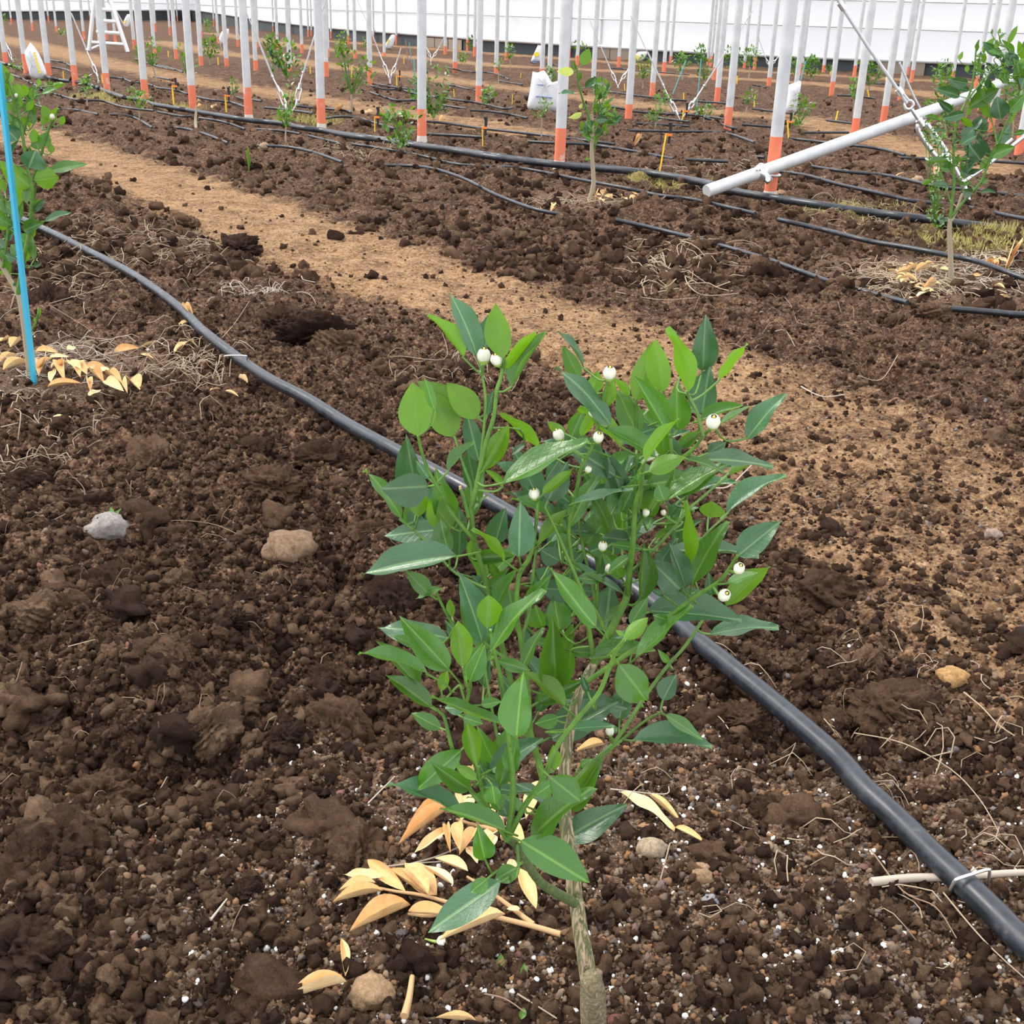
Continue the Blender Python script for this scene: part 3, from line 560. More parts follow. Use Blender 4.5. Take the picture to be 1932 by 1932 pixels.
# ---------------------------------------------------------------- bracing wires with turnbuckles
def brace(anchor, arms, label, r=.004, big=False):
    p = gr(*anchor); o = empty('brace_wire', (p[0], p[1], 0), label, 'brace'); Y = p[1]
    MB().tube([(p[0], p[1], -.08), pl(anchor[0], anchor[1]-6, Y)], .012, 8).obj('ground_anchor', MT['zinc'], o)
    for arm in arms:
        a = pl(anchor[0], anchor[1]-5, Y); b = pl(*arm[1], Y); c = pl(*arm[2], Y) ; e = [pl(*q, Y) for q in arm[3:]]
        b0 = pl(*arm[0], Y)
        MB().tube([a, b0], r*1.3, 8).obj('hook', MT['zinc'], o)
        dd = (b-b0)/np.linalg.norm(b-b0); sd = np.array([-dd[2], 0, dd[0]])*(.014)
        tb = MB()
        for s in (-1, 1): tb.tube([b0+dd*.01, b0+dd*.03+sd*s, b-dd*.03+sd*s, b-dd*.01], .0065, 8)
        tb.tube([b0-dd*.01, b0+dd*.03], .012, 8); tb.tube([b-dd*.03, b+dd*.01], .012, 8)
        tb.obj('turnbuckle', MT['zinc'], o)
        MB().tube([b, c], r*1.5, 8).obj('eye_rod', MT['zinc'], o)
        pts = [c]+e
        w_ = MB(); w_.tube(pts, r, 6); w_.tube([q+np.array([.006, 0, .002]) for q in pts[:2]], r*.8, 6); w_.obj('wire', MT['steel'], o)
        MB().tube([c+(pts[1]-c)*.03, c+(pts[1]-c)*.07], r*2.6, 8).obj('wire_clip', MT['zinc'], o)
    return o, Y
brace((541, 232), [[(540, 205), (524, 165), (515, 148), (480, 60), (455, 0)], [(560, 196), (566, 160), (571, 140), (595, 60), (618, -10)]], 'brace wires and turnbuckles meeting at the small tree left of centre')
brace((736, 160), [[(733, 145), (723, 118), (716, 102), (700, 60), (670, -10)], [(739, 142), (747, 122), (750, 112), (756, 90)]], 'V of brace wires behind the tree left of the centre pole')
brace((1166, 168), [[(1162, 155), (1153, 135), (1149, 125), (1133, 88), (1110, 30)], [(1172, 152), (1182, 137), (1186, 128), (1200, 95)]], 'V of brace wires left of the middle pole row')
brace((1284, 234), [[(1277, 215), (1263, 188), (1252, 163), (1221, 98), (1190, 30)], [(1298, 208), (1312, 188), (1327, 164), (1362, 110), (1395, 60), (1420, 20)]], 'large V of brace wires and turnbuckles below the two teal stakes')
brace((813, 117), [[(812, 108), (807, 95), (804, 88), (799, 65)], [(817, 108), (824, 97), (828, 90), (840, 65)]], 'small far V of brace wires just right of the centre pole')
brace((186, 158), [[(183, 142), (173, 118), (164, 97), (134, 25), (122, 0)]], 'brace wire with turnbuckle sloping down in front of the ladder')
brace((25, 117), [[(22, 112), (14, 88), (8, 75), (-10, 20)]], 'brace wire with turnbuckle at the far left edge')
brace((1452, 136), [[(1450, 122), (1446, 112), (1443, 106), (1430, 70)], [(1456, 121), (1464, 113), (1470, 105), (1500, 60)]], 'small far V of brace wires left of the nearest right pole')
# the near one with an eye nut
p = gr(1816, 372); Yb = p[1]-.15
bo = empty('brace_wire', (p[0], Yb, 0), 'large cable with eye nut and bright turnbuckle passing the slanting tube', 'brace')
MB().tube([(p[0], Yb, -.05), pl(1816, 345, Yb)], .014, 10).obj('ground_anchor', MT['zinc'], bo)
MB().tube([pl(1816, 345, Yb), pl(1800, 315, Yb), pl(1788, 300, Yb)], .011, 10).obj('hook', MT['zinc'], bo)
tb = MB()
for s in (-1, 1): tb.tube(smooth_path([pl(1736, 230, Yb), pl(1742+9*s, 243-5*s, Yb), pl(1776+9*s, 292-5*s, Yb), pl(1784, 300, Yb)], 4), .0115, 10)
tb.tube([pl(1733, 226, Yb), pl(1741, 238, Yb)], .017, 10); tb.tube([pl(1779, 292, Yb), pl(1789, 306, Yb)], .02, 10); tb.obj('turnbuckle', MT['zinc'], bo)
MB().tube([pl(1735, 228, Yb), pl(1719, 205, Yb)], .009, 10).obj('eye_rod', MT['zinc'], bo)
MB().torus(pl(1715, 198, Yb), .019, .0065, (0.2, 1, 0)).obj('eye_nut', MT['zinc'], bo)
cw = MB(); cw.tube([pl(1711, 195, Yb), pl(1697, 173, Yb), pl(1640, 92, Yb), pl(1588, 12, Yb), pl(1560, -40, Yb)], .0075, 10); cw.tube([pl(1715, 190, Yb), pl(1700, 172, Yb)], .006, 8); cw.obj('wire', MT['steel'], bo)
MB().tube([pl(1701, 178, Yb), pl(1694, 168, Yb)], .016, 10).obj('wire_clip', MT['zinc'], bo); MB().tube([pl(1593, 18, Yb), pl(1584, 5, Yb)], .014, 8).obj('wire_clip', MT['zinc'], bo)
q = MB(); q.tube([pl(1816, 345, Yb), pl(1850, 322, Yb), pl(1932, 258, Yb), pl(2010, 195, Yb)], .009, 8); q.tube([pl(1860, 305, Yb), pl(1910, 262, Yb)], .007, 8); q.obj('side_wire', MT['zinc'], bo)
w3 = MB().tube([pl(1697, 118, Yb+1.2), pl(1722, 178, Yb+1.2), pl(1738, 208, Yb+1.2), (pl(1760, 262, Yb+1.2))], .006, 8).obj('brace_wire', MT['steel']); tag(w3, 'thin second wire passing behind the slanting tube', 'brace')
# ---------------------------------------------------------------- stakes
def stake(x0, y0, x1, y1, wpx, mat, name, label, group=None, clip=False, Y=None):
    b = gr(x1, y1); Y = b[1]; t = pl(x0, y0, Y); r = wpx*mpp(Y)*.55
    o = empty(name, (b[0], Y, 0), label, 'stake', group)
    ex = (b-t)/np.linalg.norm(b-t); m = MB()
    q = Vector(b-t).to_track_quat('Z', 'Y').to_matrix(); c = (b+t)/2+ex*.02; L = np.linalg.norm(b-t)+.04
    m.box(c, (r*2, r*.7, L), q); m.obj('stake_body', MT[mat], o, False)
    if clip:
        MB().box(t+np.array([r*1.6, -r*.5, -.006]), (r*3.4, r*1.2, .012)).obj('orange_clip', MT['orangec'], o, False)
        e = t+np.array([r*2., 0, 0]); MB().tube([e+np.array([0, .01, -.05]), e+np.array([.004, .01, .03]), e+np.array([0, .01, .055])], [.006, .009, .012], 8).obj('dripper', MT['black'], o)
    return o
ys_ = [(119, 134, 120, 149, 3), (192, 140, 195, 165, 5), (325, 161, 328, 199, 5), (317, 96, 318, 108, 3), (411, 108, 412, 124, 4), (425, 179, 427, 211, 5), (585, 126, 586, 140, 4), (664, 124, 663, 145, 4), (748, 143, 749, 165, 5), (707, 219, 707, 258, 5), (856, 168, 857, 188, 4), (910, 239, 911, 287, 5), (967, 178, 966, 204, 4), (983, 137, 982, 147, 3), (897, 124, 898, 136, 3), (866, 85, 867, 95, 3), (762, 108, 762, 122, 3), (1178, 158, 1179, 173, 4), (1207, 123, 1208, 136, 3), (1290, 175, 1290, 188, 4), (1290, 208, 1286, 235, 5), (1424, 176, 1423, 201, 4), (1257, 252, 1244, 328, 6), (1486, 228, 1488, 266, 5), (1581, 209, 1575, 236, 4), (1637, 170, 1640, 187, 4), (1568, 133, 1566, 143, 3), (1391, 143, 1390, 160, 4), (1672, 145, 1671, 152, 3), (1072, 142, 1073, 153, 3)]
for i, q in enumerate(sorted(ys_)): stake(*q, 'yellow', 'yellow_stake', '%s from the left of the short yellow drip stakes' % nth(i), 'short yellow drip stakes', q[4] >= 5)
stake(-3, 120, 65, 724, 15, 'blue', 'blue_stake', 'long light blue plastic stake beside the left tree', clip=False)
stake(1294, 115, 1269, 178, 4, 'teal', 'teal_stake', 'leaning teal stake left of the upright teal one')
stake(1323, 111, 1312, 230, 4, 'teal', 'teal_stake', 'tall upright teal stake behind the large V of brace wires')
stake(781, 112, 784, 190, 5, 'teal', 'teal_stake', 'teal stake close behind the centre pole')
stake(765, 76, 772, 130, 3, 'skirtb', 'grey_stake', 'left one of two thin grey stakes near the centre pole')
stake(772, 80, 777, 120, 3, 'teal', 'grey_stake', 'right one of two thin grey stakes near the centre pole')
stake(1520, 115, 1511, 152, 4, 'teal', 'teal_stake', 'dark teal stake behind the nearest right pole')
# ---------------------------------------------------------------- step ladder
Yl = gr(168, 96)[1]; lo = empty('step_ladder', tuple(gr(205, 97)), 'white aluminium step ladder standing among the far left poles', 'ladder')
lp = lambda a, b, dy=0: pl(a, b, Yl+dy)
for q in (((150, -130), (168, 95)), ((222, -130), (241, 99))):
    pass
MB().tube([lp(190, -90), lp(178, 0), lp(168, 95)], .035, 8).obj('rail', MT['alu'], lo)
MB().tube([lp(196, -60, .2), lp(191, 10, .2), lp(187, 84, .6)], .03, 8).obj('rail', MT['alu'], lo)
MB().tube([lp(196, -90), lp(208, 0), lp(241, 98)], .035, 8).obj('rail', MT['alu'], lo)
MB().tube([lp(196, -90), lp(205, 0, .3), lp(232, 48, .9)], .03, 8).obj('support_leg', MT['alu'], lo)
for a, b in (((187, 18), (214, 19)), ((190, 39), (221, 41)), ((182, 60), (227, 63)), ((174, 80), (235, 84))): MB().tube([lp(*a), lp(*b)], .028, 8).obj('step', MT['alu'], lo)
MB().tube([lp(168, 94), lp(190, 84, .6)], .02, 8).obj('brace', MT['alu'], lo)
# ---------------------------------------------------------------- sacks
def sack(out, base_px, label, marks, th=.06, dy=0.):
    Y = gr(*base_px)[1]+dy; P = np.array([pl(a, b, Y) for a, b in out]); c = P.mean(0); n = len(P); o = empty('white_sack', (c[0], c[1], 0), label, 'sack')
    P2 = smooth_path(list(P)+[P[0]], 3)[:-1]; P = np.array(P2); n = len(P); V = []; Fc = []
    levels = [(1, 0), (.93, .45), (.75, .8), (.45, .98), (.15, 1.)]
    wob = lambda i, s, l: th*.12*math.sin(i*1.7+s*2+l*3)
    for sgn in (-1, 1):
        for li, (k, t) in enumerate(levels):
            for i in range(n):
                q = c+(P[i]-c)*k; V.append((q[0], q[1]+sgn*th*t+wob(i, sgn, li)*t, q[2]))
    for s in range(2):
        o0 = s*len(levels)*n
        for l in range(len(levels)-1):
            for i in range(n):
                a, b = o0+l*n+i, o0+l*n+(i+1) % n; f = (a, b, b+n, a+n); Fc.append(f if s else f[::-1])
        f = tuple(o0+(len(levels)-1)*n+i for i in range(n)); Fc.append(f if s else f[::-1])
    MB().add(V, Fc).obj('sack_body', MT['bag'], o)
    for mk in marks:
        m = MB(); mat = mk[0]; q = [pl(a, b, Y-th*1.12-.004) for a, b in mk[1]]
        m.add(q+[p_+np.array([0, .006, 0]) for p_ in q], [tuple(range(len(q))), tuple(range(2*len(q)-1, len(q)-1, -1))]+[(i, i+len(q), (i+1) % len(q)+len(q), (i+1) % len(q)) for i in range(len(q))]); m.obj('print', MT[mat], o, False)
    return o
sack([(1005, 135), (1015, 137), (1026, 133), (1034, 143), (1041, 155), (1052, 153), (1060, 155), (1056, 209), (1030, 208), (996, 208), (1000, 170)], (1025, 210), 'large white woven sack standing left of the centre right pole', [('bluep', [(1013, 159), (1025, 160), (1025, 161), (1013, 160)]), ('bluep', [(1011, 181), (1042, 184), (1042, 185.3), (1011, 182.3)])])
sack([(1487, 160), (1498, 157), (1511, 153), (1509, 172), (1504, 190), (1502, 213), (1482, 213), (1484, 180)], (1495, 215), 'white sack half hidden behind the nearest right pole', [])
gl = [[(62.5+i*1.45, 99+i*5.2), (66.2+i*1.45, 98+i*5.2), (67.3+i*1.45, 102+i*5.2), (63.8+i*1.45, 103+i*5.2)] for i in range(8)]
sack([(57, 80), (64, 88), (72, 100), (80, 118), (87, 138), (85, 147), (79, 151), (66, 149), (58, 143), (53, 125), (47, 100), (50, 92)], (72, 152), 'white sack with a column of yellow lettering leaning between two left poles', [('yellowp', g) for g in gl])
sack([(418, 60), (426, 55), (432, 56), (430, 75), (421, 84), (413, 82), (414, 70)], (422, 88), 'white sack hung on a pole right of the ladder', [('yellowp', [(426, 62), (429, 62), (428, 69), (425, 69)])])
sack([(1015, 85), (1025, 90), (1027, 116), (1010, 117), (1002, 115), (1008, 100)], (1015, 120), 'small far white sack with a yellow band left of two pale poles', [('yellowp', [(1010, 97), (1018, 100), (1015, 107), (1006, 105)]), ('bluep', [(1003, 115), (1014, 117), (1013, 119), (1003, 118)])])
sack([(738, 66), (745, 66), (744, 80), (738, 92), (728, 91), (727, 84), (733, 74)], (735, 94), 'small far white sack with yellow print right of a middle pole', [('yellowp', [(732, 74), (735, 74), (733, 82), (730, 83)])])
sack([(1204, 98), (1220, 97), (1220, 104), (1212, 114), (1200, 116), (1197, 107)], (1208, 118), 'small far white and yellow sack near the middle right poles', [('yellowp', [(1197, 104), (1204, 104), (1205, 113), (1199, 112)])])
sack([(240, 27), (246, 28), (246, 40), (242, 52), (236, 51), (232, 48), (235, 36)], (240, 54), 'tiny far white sack right of the ladder near the back wall', [('yellowp', [(234, 39), (238, 38), (237, 44), (233, 45)])])

# ---------------------------------------------------------------- leaves
def leaf_mesh(fold, arch, wave, name, mat, tipx=.0, curl=0., bend=0.):
    nx, ny = 12, 6; V = []; Fc = []
    for i in range(nx+1):
        t = i/nx; wd = (math.sin(math.pi*min(1, t**.86))**.82)*(1-.25*t) if 0 < t < 1 else 0
        wd = max(wd*.56, .012)
        zc = -arch*(t*t)*.9+.0
        for j in range(ny+1):
            u = j/ny*2-1; y = u*wd; z = fold*abs(u)*wd + wave*.05*math.sin(t*11+2.5*(u > 0))*abs(u)**2
            if curl:
                an = u*curl; y = wd*math.sin(an)/curl; z = wd*(1-math.cos(an))/curl*1.6
            # recentre the arch so base (0,0,0) and tip line stay on the x axis
            V.append((t, y+bend*t*(1-t), z+zc+arch*.9*t+wave*.03*math.sin(t*9)*u))
    for i in range(nx):
        for j in range(ny):
            a = i*(ny+1)+j; Fc.append((a, a+ny+1, a+ny+2, a+1))
    return mesh(name, V, Fc, mat)
SH = [(.15, .12, .7, 0, .15), (.35, .25, 1.1, 0, -.35), (.6, .10, .9, 0, .3), (.25, .45, 1.3, 0, -.1), (.3, -.2, .9, 0, .4), (.45, .35, 1.8, 0, -.25), (.5, .15, 1.2, .9, .1), (.2, .3, 1.5, 0, .5)]
LM = {k: [leaf_mesh(f, a, wv, 'leaf', m, curl=c, bend=bd) for f, a, wv, c, bd in SH] for k, m in (('d', LD), ('g', LG), ('b', LB), ('y', LY))}
DM = [leaf_mesh(f, a, wv, 'leaf', MT['dry'], curl=c) for f, a, wv, c in [(0, .12, .4, .9), (0, .2, .6, 1.3), (0, -.12, .3, .7), (.35, .2, 1.2, 0), (0, .2, .5, 1.5)]]
VIEW = lambda p: np.array([0, 0, CZ])-p
def place_leaf(B, T, wreal, ratio, kind, parent, roll=None, meshes=None, name='leaf', updir=None):
    """B base, T tip, wreal real width, ratio apparent/real width"""
    B = np.array(B); T = np.array(T); ax = T-B; L = np.linalg.norm(ax); ax = ax/L
    v = VIEW(B) if updir is None else np.array(updir, float); v = v/np.linalg.norm(v); n = v-ax*np.dot(v, ax); n /= np.linalg.norm(n)+1e-9
    if kind == 'b' and updir is None and roll is None: n = -n
    th = math.acos(max(-1, min(1, ratio))) if roll is None else roll
    s = np.cross(n, ax); best = None
    for sg in ((1, -1) if roll is None else (1,)):
        m = n*math.cos(th)+s*math.sin(th)*sg
        if best is None or m[2] > best[2]: best = m
    n = best; y = np.cross(n, ax)
    me = random.choice((meshes or LM[kind]))
    o = bpy.data.objects.new(name, me); COL.objects.link(o)
    wsc = wreal/1.0
    Mx = Matrix(((ax[0]*L, y[0]*wsc, n[0]*wsc*.0+n[0]*L*.55, B[0]), (ax[1]*L, y[1]*wsc, n[1]*L*.55, B[1]), (ax[2]*L, y[2]*wsc, n[2]*L*.55, B[2]), (0, 0, 0, 1)))
    if parent is not None:
        o.parent = parent; o.matrix_parent_inverse = Matrix.Translation(-Vector(parent.location))
    o.matrix_basis = Mx if parent is not None else Mx
    return o
class Tree:
    """stems are pixel polylines with a depth; leaves attach to the closest stem"""
    def __init__(s, name, Y, loc, label, cat='tree', cv=None):
        s.root = empty(name, loc, label, cat); s.Y = Y; s.st = []; s.cv = cv or (lambda a, b: (a, b)); s.tw = MB()
    def stem(s, pts, r0, r1, d0, d1, mat='stem', name='branch', cvt=None, rad=None, seg=8):
        pts = [cvt(*p) for p in pts] if cvt else pts; n = len(pts)
        P = [pl(a, b, s.Y+d0+(d1-d0)*i/(n-1)) for i, (a, b) in enumerate(pts)]
        R = rad if rad else [r0+(r1-r0)*i/(n-1) for i in range(n)]
        Ps = smooth_path(P, 4); Rs = list(np.interp(np.linspace(0, n-1, len(Ps)), range(n), R))
        Rm = [a*mp(p) for a, p in zip(Rs, Ps)]
        MB().tube(Ps, Rm, seg).obj(name, MT[mat], s.root)
        px = smooth_path([np.array(list(p)+[s.Y+d0+(d1-d0)*i/(n-1)]) for i, p in enumerate(pts)], 4)
        s.st += [(q[0], q[1], q[2]) for q in px]
    def near(s, x, y, back):
        A = np.array(s.st); d = np.hypot(A[:, 0]-x, A[:, 1]-y); i = int(np.argmin(d+ (np.maximum(0, y-A[:, 1]) < 0)*0)); return A[i], d[i]
    def leaf(s, bx, by, tx, ty, wpx, kind, cvt=None, sc=1., dy=0., lim=75):
        if cvt: bx, by = cvt(bx, by); tx, ty = cvt(tx, ty); wpx = wpx*sc
        # stems hold leaves from below: prefer the stem point behind the leaf base
        L2 = math.hypot(tx-bx, ty-by); ux, uy = (bx-tx)/L2, (by-ty)/L2
        q, d = s.near(bx+ux*12*s.k, by+uy*12*s.k, 0)
        Y0 = q[2]+dy+random.uniform(-.004, .004)
        B = pl(bx, by, Y0); mB = mp(B); Lm = L2*mB; rw = max(wpx, .36*L2)*mB*1.08
        sp = (.30 if kind != 'b' else .15)*Lm; T = pl(tx, ty, Y0+random.uniform(-sp, sp)+(-.1*Lm if kind == 'd' else 0))
        place_leaf(B, T, rw*1.03, wpx/(max(wpx, .36*L2)), kind, s.root)
        S0 = pl(q[0], q[1], q[2]); mid_ = (S0*.45+B*.55)+(B-T)/np.linalg.norm(B-T)*np.linalg.norm(S0-B)*.18
        if d < lim*s.k*2: s.tw.tube(smooth_path([S0, mid_, B+(T-B)*.03], 3), [mB*2.1*s.k, ]*7, 6)
    k = 1.
    def done(s, mat='stem'):
        if s.tw.V: tag(s.tw.obj('petioles', MT[mat], s.root), kind='stuff')
def cv(ox, oy, sc): return lambda a, b: (ox+a/sc, oy+b/sc)
c1, c2, c3, c4, c5 = cv(660, 540, 4.293), cv(1050, 580, 4.293), cv(660, 960, 4.293), cv(1050, 960, 4.293), cv(700, 1380, 3.5)
pt = gr(1120, 1975); YT = pt[1]+.01
T = Tree('citrus_tree', YT, (pt[0], YT, 0), 'young budding citrus tree with bright green leaves in the centre foreground')
st = T.stem
# trunk
st([(1121, 1990), (1120, 1945), (1119, 1905), (1117, 1875), (1111, 1845), (1103, 1800), (1095, 1755), (1088, 1705), (1084, 1690), (1078, 1620), (1068, 1560), (1064, 1500), (1068, 1420), (1080, 1350), (1100, 1290), (1122, 1250)], 0, 0, 0, .07, 'bark', 'trunk', rad=[15, 15, 16, 17, 17, 15.5, 14.5, 14, 15, 13.5, 13, 12.5, 11.5, 10, 9, 8.5], seg=16)
st([(1121, 2010), (1121, 1965), (1120, 1930), (1119, 1898), (1118, 1868), (1115, 1848), (1112, 1838)], 0, 0, .0, .002, 'graft', 'graft_union', rad=[24, 24, 24.5, 25, 24, 20, 13], seg=16)
st([(1122, 1250), (1150, 1195), (1172, 1150), (1183, 1123), (1190, 1060), (1199, 985), (1208, 930), (1213, 873)], 8.5, 4.5, .07, .06)
st([(1094, 1712), (1078, 1700), (1050, 1685), (1020, 1665), (995, 1630), (975, 1595), (956, 1582)], 9, 7, .040, -.05, 'olive', 'branch', rad=[7, 10, 9.5, 9, 8.5, 8, 7.5])
st([(957, 1582), (968, 1510), (966, 1440), (958, 1380), (951, 1333), (944, 1274), (932, 1228), (925, 1188)], 6.5, 3, -.05, -.10)
st([(957, 1585), (990, 1520), (1025, 1470), (1050, 1410), (1090, 1356), (1129, 1309), (1150, 1260), (1162, 1230), (1178, 1207)], 6, 4, -.05, -.12)
st([(957, 1583), (929, 1543), (911, 1500), (903, 1446)], 5.5, 2.5, -.05, -.08)
st([(932, 1545), (890, 1494), (862, 1437), (850, 1400), (839, 1356), (830, 1344), (815, 1333)], 5, 2.5, -.045, -.06)
st([(925, 1535), (905, 1470), (884, 1400), (878, 1350), (884, 1310), (888, 1290), (880, 1270)], 4.5, 2.5, -.03, -.07)
st([(884, 1350), (870, 1300), (863, 1295), (840, 1320)], 2.5, 2, -.05, -.05)
st([(1050, 1530), (1034, 1503), (1014, 1429), (1000, 1380), (995, 1300), (985, 1220), (975, 1158), (979, 1088), (1000, 1050), (1010, 1000), (1015, 945)], 8, 3, .05, 0)
st([(1000, 1400), (975, 1330), (955, 1250), (935, 1170), (918, 1104), (907, 1065), (895, 1018), (888, 957)], 6, 5, .05, .02)
st([(888, 957), (895, 936), (907, 878), (918, 831), (932, 785), (937, 738), (946, 710), (950, 677)], 5, 3.5, .02, .0)
st([(884, 975), (876, 940), (869, 922)], 4.5, 4, .02, .02); st([(869, 923), (868, 917)], 3, 2.5, .02, .02, 'tanstem', 'cut_stub')
st([(890, 950), (890, 920), (879, 889), (869, 861), (858, 824)], 3.2, 2.5, .02, .03)
st([(895, 1020), (884, 1007), (846, 960), (835, 934), (809, 889), (795, 850), (789, 822)], 4, 3, .02, -.02)
st([(907, 870), (914, 796), (916, 750), (910, 708)], 3, 2.3, .02, .03)
st([(950, 1240), (895, 1200), (858, 1181), (832, 1137), (821, 1109)], 3.5, 2.5, .02, .0)
st([(918, 1110), (895, 1100), (853, 1076), (818, 1035), (788, 1007), (753, 979)], 3, 2, .02, .04)
st([(1100, 1290), (1160, 1250), (1230, 1200), (1276, 1153), (1316, 1123), (1353, 1100), (1369, 1083), (1392, 1048)], 5, 3.5, .05, -.03)
st([(1064, 1500), (1110, 1445), (1157, 1403), (1190, 1356), (1211, 1323), (1232, 1293), (1260, 1256), (1295, 1216), (1330, 1163)], 4.5, 3, .06, .10)
st([(1110, 1447), (1160, 1407), (1220, 1358), (1248, 1344)], 3.5, 2, .06, .04)
st([(1184, 1120), (1190, 1060), (1194, 1030), (1199, 953), (1210, 915), (1213, 873)], 6, 3.5, .06, -.03)
st([(1199, 1000), (1230, 950), (1264, 906), (1271, 878), (1310, 845), (1327, 822), (1347, 805)], 4.5, 2.8, .05, -.01)
st([(1327, 822), (1320, 795), (1313, 773), (1297, 743)], 3.2, 2.8, -.01, -.01)
st([(1271, 890), (1267, 848), (1260, 790), (1255, 762)], 3.6, 2.6, .04, .03)
st([(1205, 960), (1202, 900), (1200, 800), (1197, 760)], 3.6, 3, .07, .05)
st([(1190, 1080), (1250, 1020), (1300, 960), (1322, 941), (1371, 899)], 3.6, 2.5, .06, .08)
st([(1330, 1160), (1305, 1060), (1330, 1010), (1371, 973)], 2.8, 2.0, .08, .1)
st([(1120, 1250), (1110, 1180), (1092, 1110), (1080, 1060), (1073, 999), (1085, 941), (1097, 883), (1115, 848), (1129, 801), (1141, 740), (1150, 712)], 5, 2.8, .06, .0)
st([(1138, 1185), (1127, 1158), (1103, 1123), (1080, 1072), (1050, 1002), (1030, 960)], 4, 2.5, .03, .0)
st([(1150, 1195), (1131, 1170), (1117, 1100), (1101, 1037), (1092, 974), (1110, 920)], 3.5, 2.5, .08, .08)
st([(985, 1200), (1000, 1150), (1010, 1050), (1025, 1000)], 3.5, 2.3, .04, .06)
st([(1127, 1160), (1128, 1090), (1135, 1040)], 2.6, 2.4, .08, .05)
st([(1200, 1180), (1190, 1240), (1180, 1280), (1170, 1310)], 2.6, 2, .06, .06)
st([(960, 1500), (940, 1400), (925, 1320), (915, 1260)], 3, 2.3, -.01, .0)
st([(975, 1590), (978, 1640), (965, 1660), (935, 1645)], 3.5, 2, -.04, -.06)
LL = {}
LL['c1'] = (c1, 1/4.293, [(920, 580, 630, 230, 110, 'b'), (1030, 570, 805, 55, 170, 'd'), (1090, 500, 1200, 170, 150, 'd', .03), (1245, 585, 1180, 140, 195, 'b', -.01), (1260, 680, 1520, 350, 90, 'b'), (1310, 820, 1595, 370, 110, 'g'), (555, 1215, 505, 780, 275, 'b'), (845, 1220, 640, 850, 230, 'b'), (925, 1030, 540, 770, 170, 'b', .02), (680, 1000, 600, 735, 75, 'g', -.01), (1040, 1070, 785, 785, 200, 'b'), (1050, 1430, 940, 1000, 140, 'd', .02), (1075, 1500, 1285, 1120, 155, 'b'), (1530, 1310, 1215, 1025, 95, 'b', .03), (795, 1500, 1010, 1260, 80, 'g'), (1240, 1600, 1932, 1245, 170, 'g', -.02), (640, 1560, 535, 1410, 65, 'd'), (640, 1620, 255, 1640, 250, 'd', .03), (555, 1870, 560, 1600, 145, 'b', -.01), (800, 1930, 690, 1480, 185, 'g', .02), (420, 1885, 120, 1485, 95, 'g'), (830, 1960, 640, 1720, 210, 'b', .01), (1240, 1630, 1095, 1490, 60, 'b'), (1450, 1650, 1160, 1420, 90, 'd', .01), (1600, 1740, 1760, 1420, 180, 'd', .01), (1560, 1690, 1815, 1470, 80, 'b', -.01), (1110, 1050, 1160, 850, 60, 'd', .02), (1890, 660, 1680, 365, 40, 'd', .03), (1860, 750, 1725, 480, 115, 'g', .03), (1750, 1200, 1600, 1095, 80, 'b', .02), (1420, 1280, 1310, 1370, 45, 'd', .03), (1790, 1760, 1640, 1620, 80, 'd', .02), (1700, 1400, 1590, 1560, 110, 'd', .04), (1010, 1800, 1120, 1690, 30, 'g')])
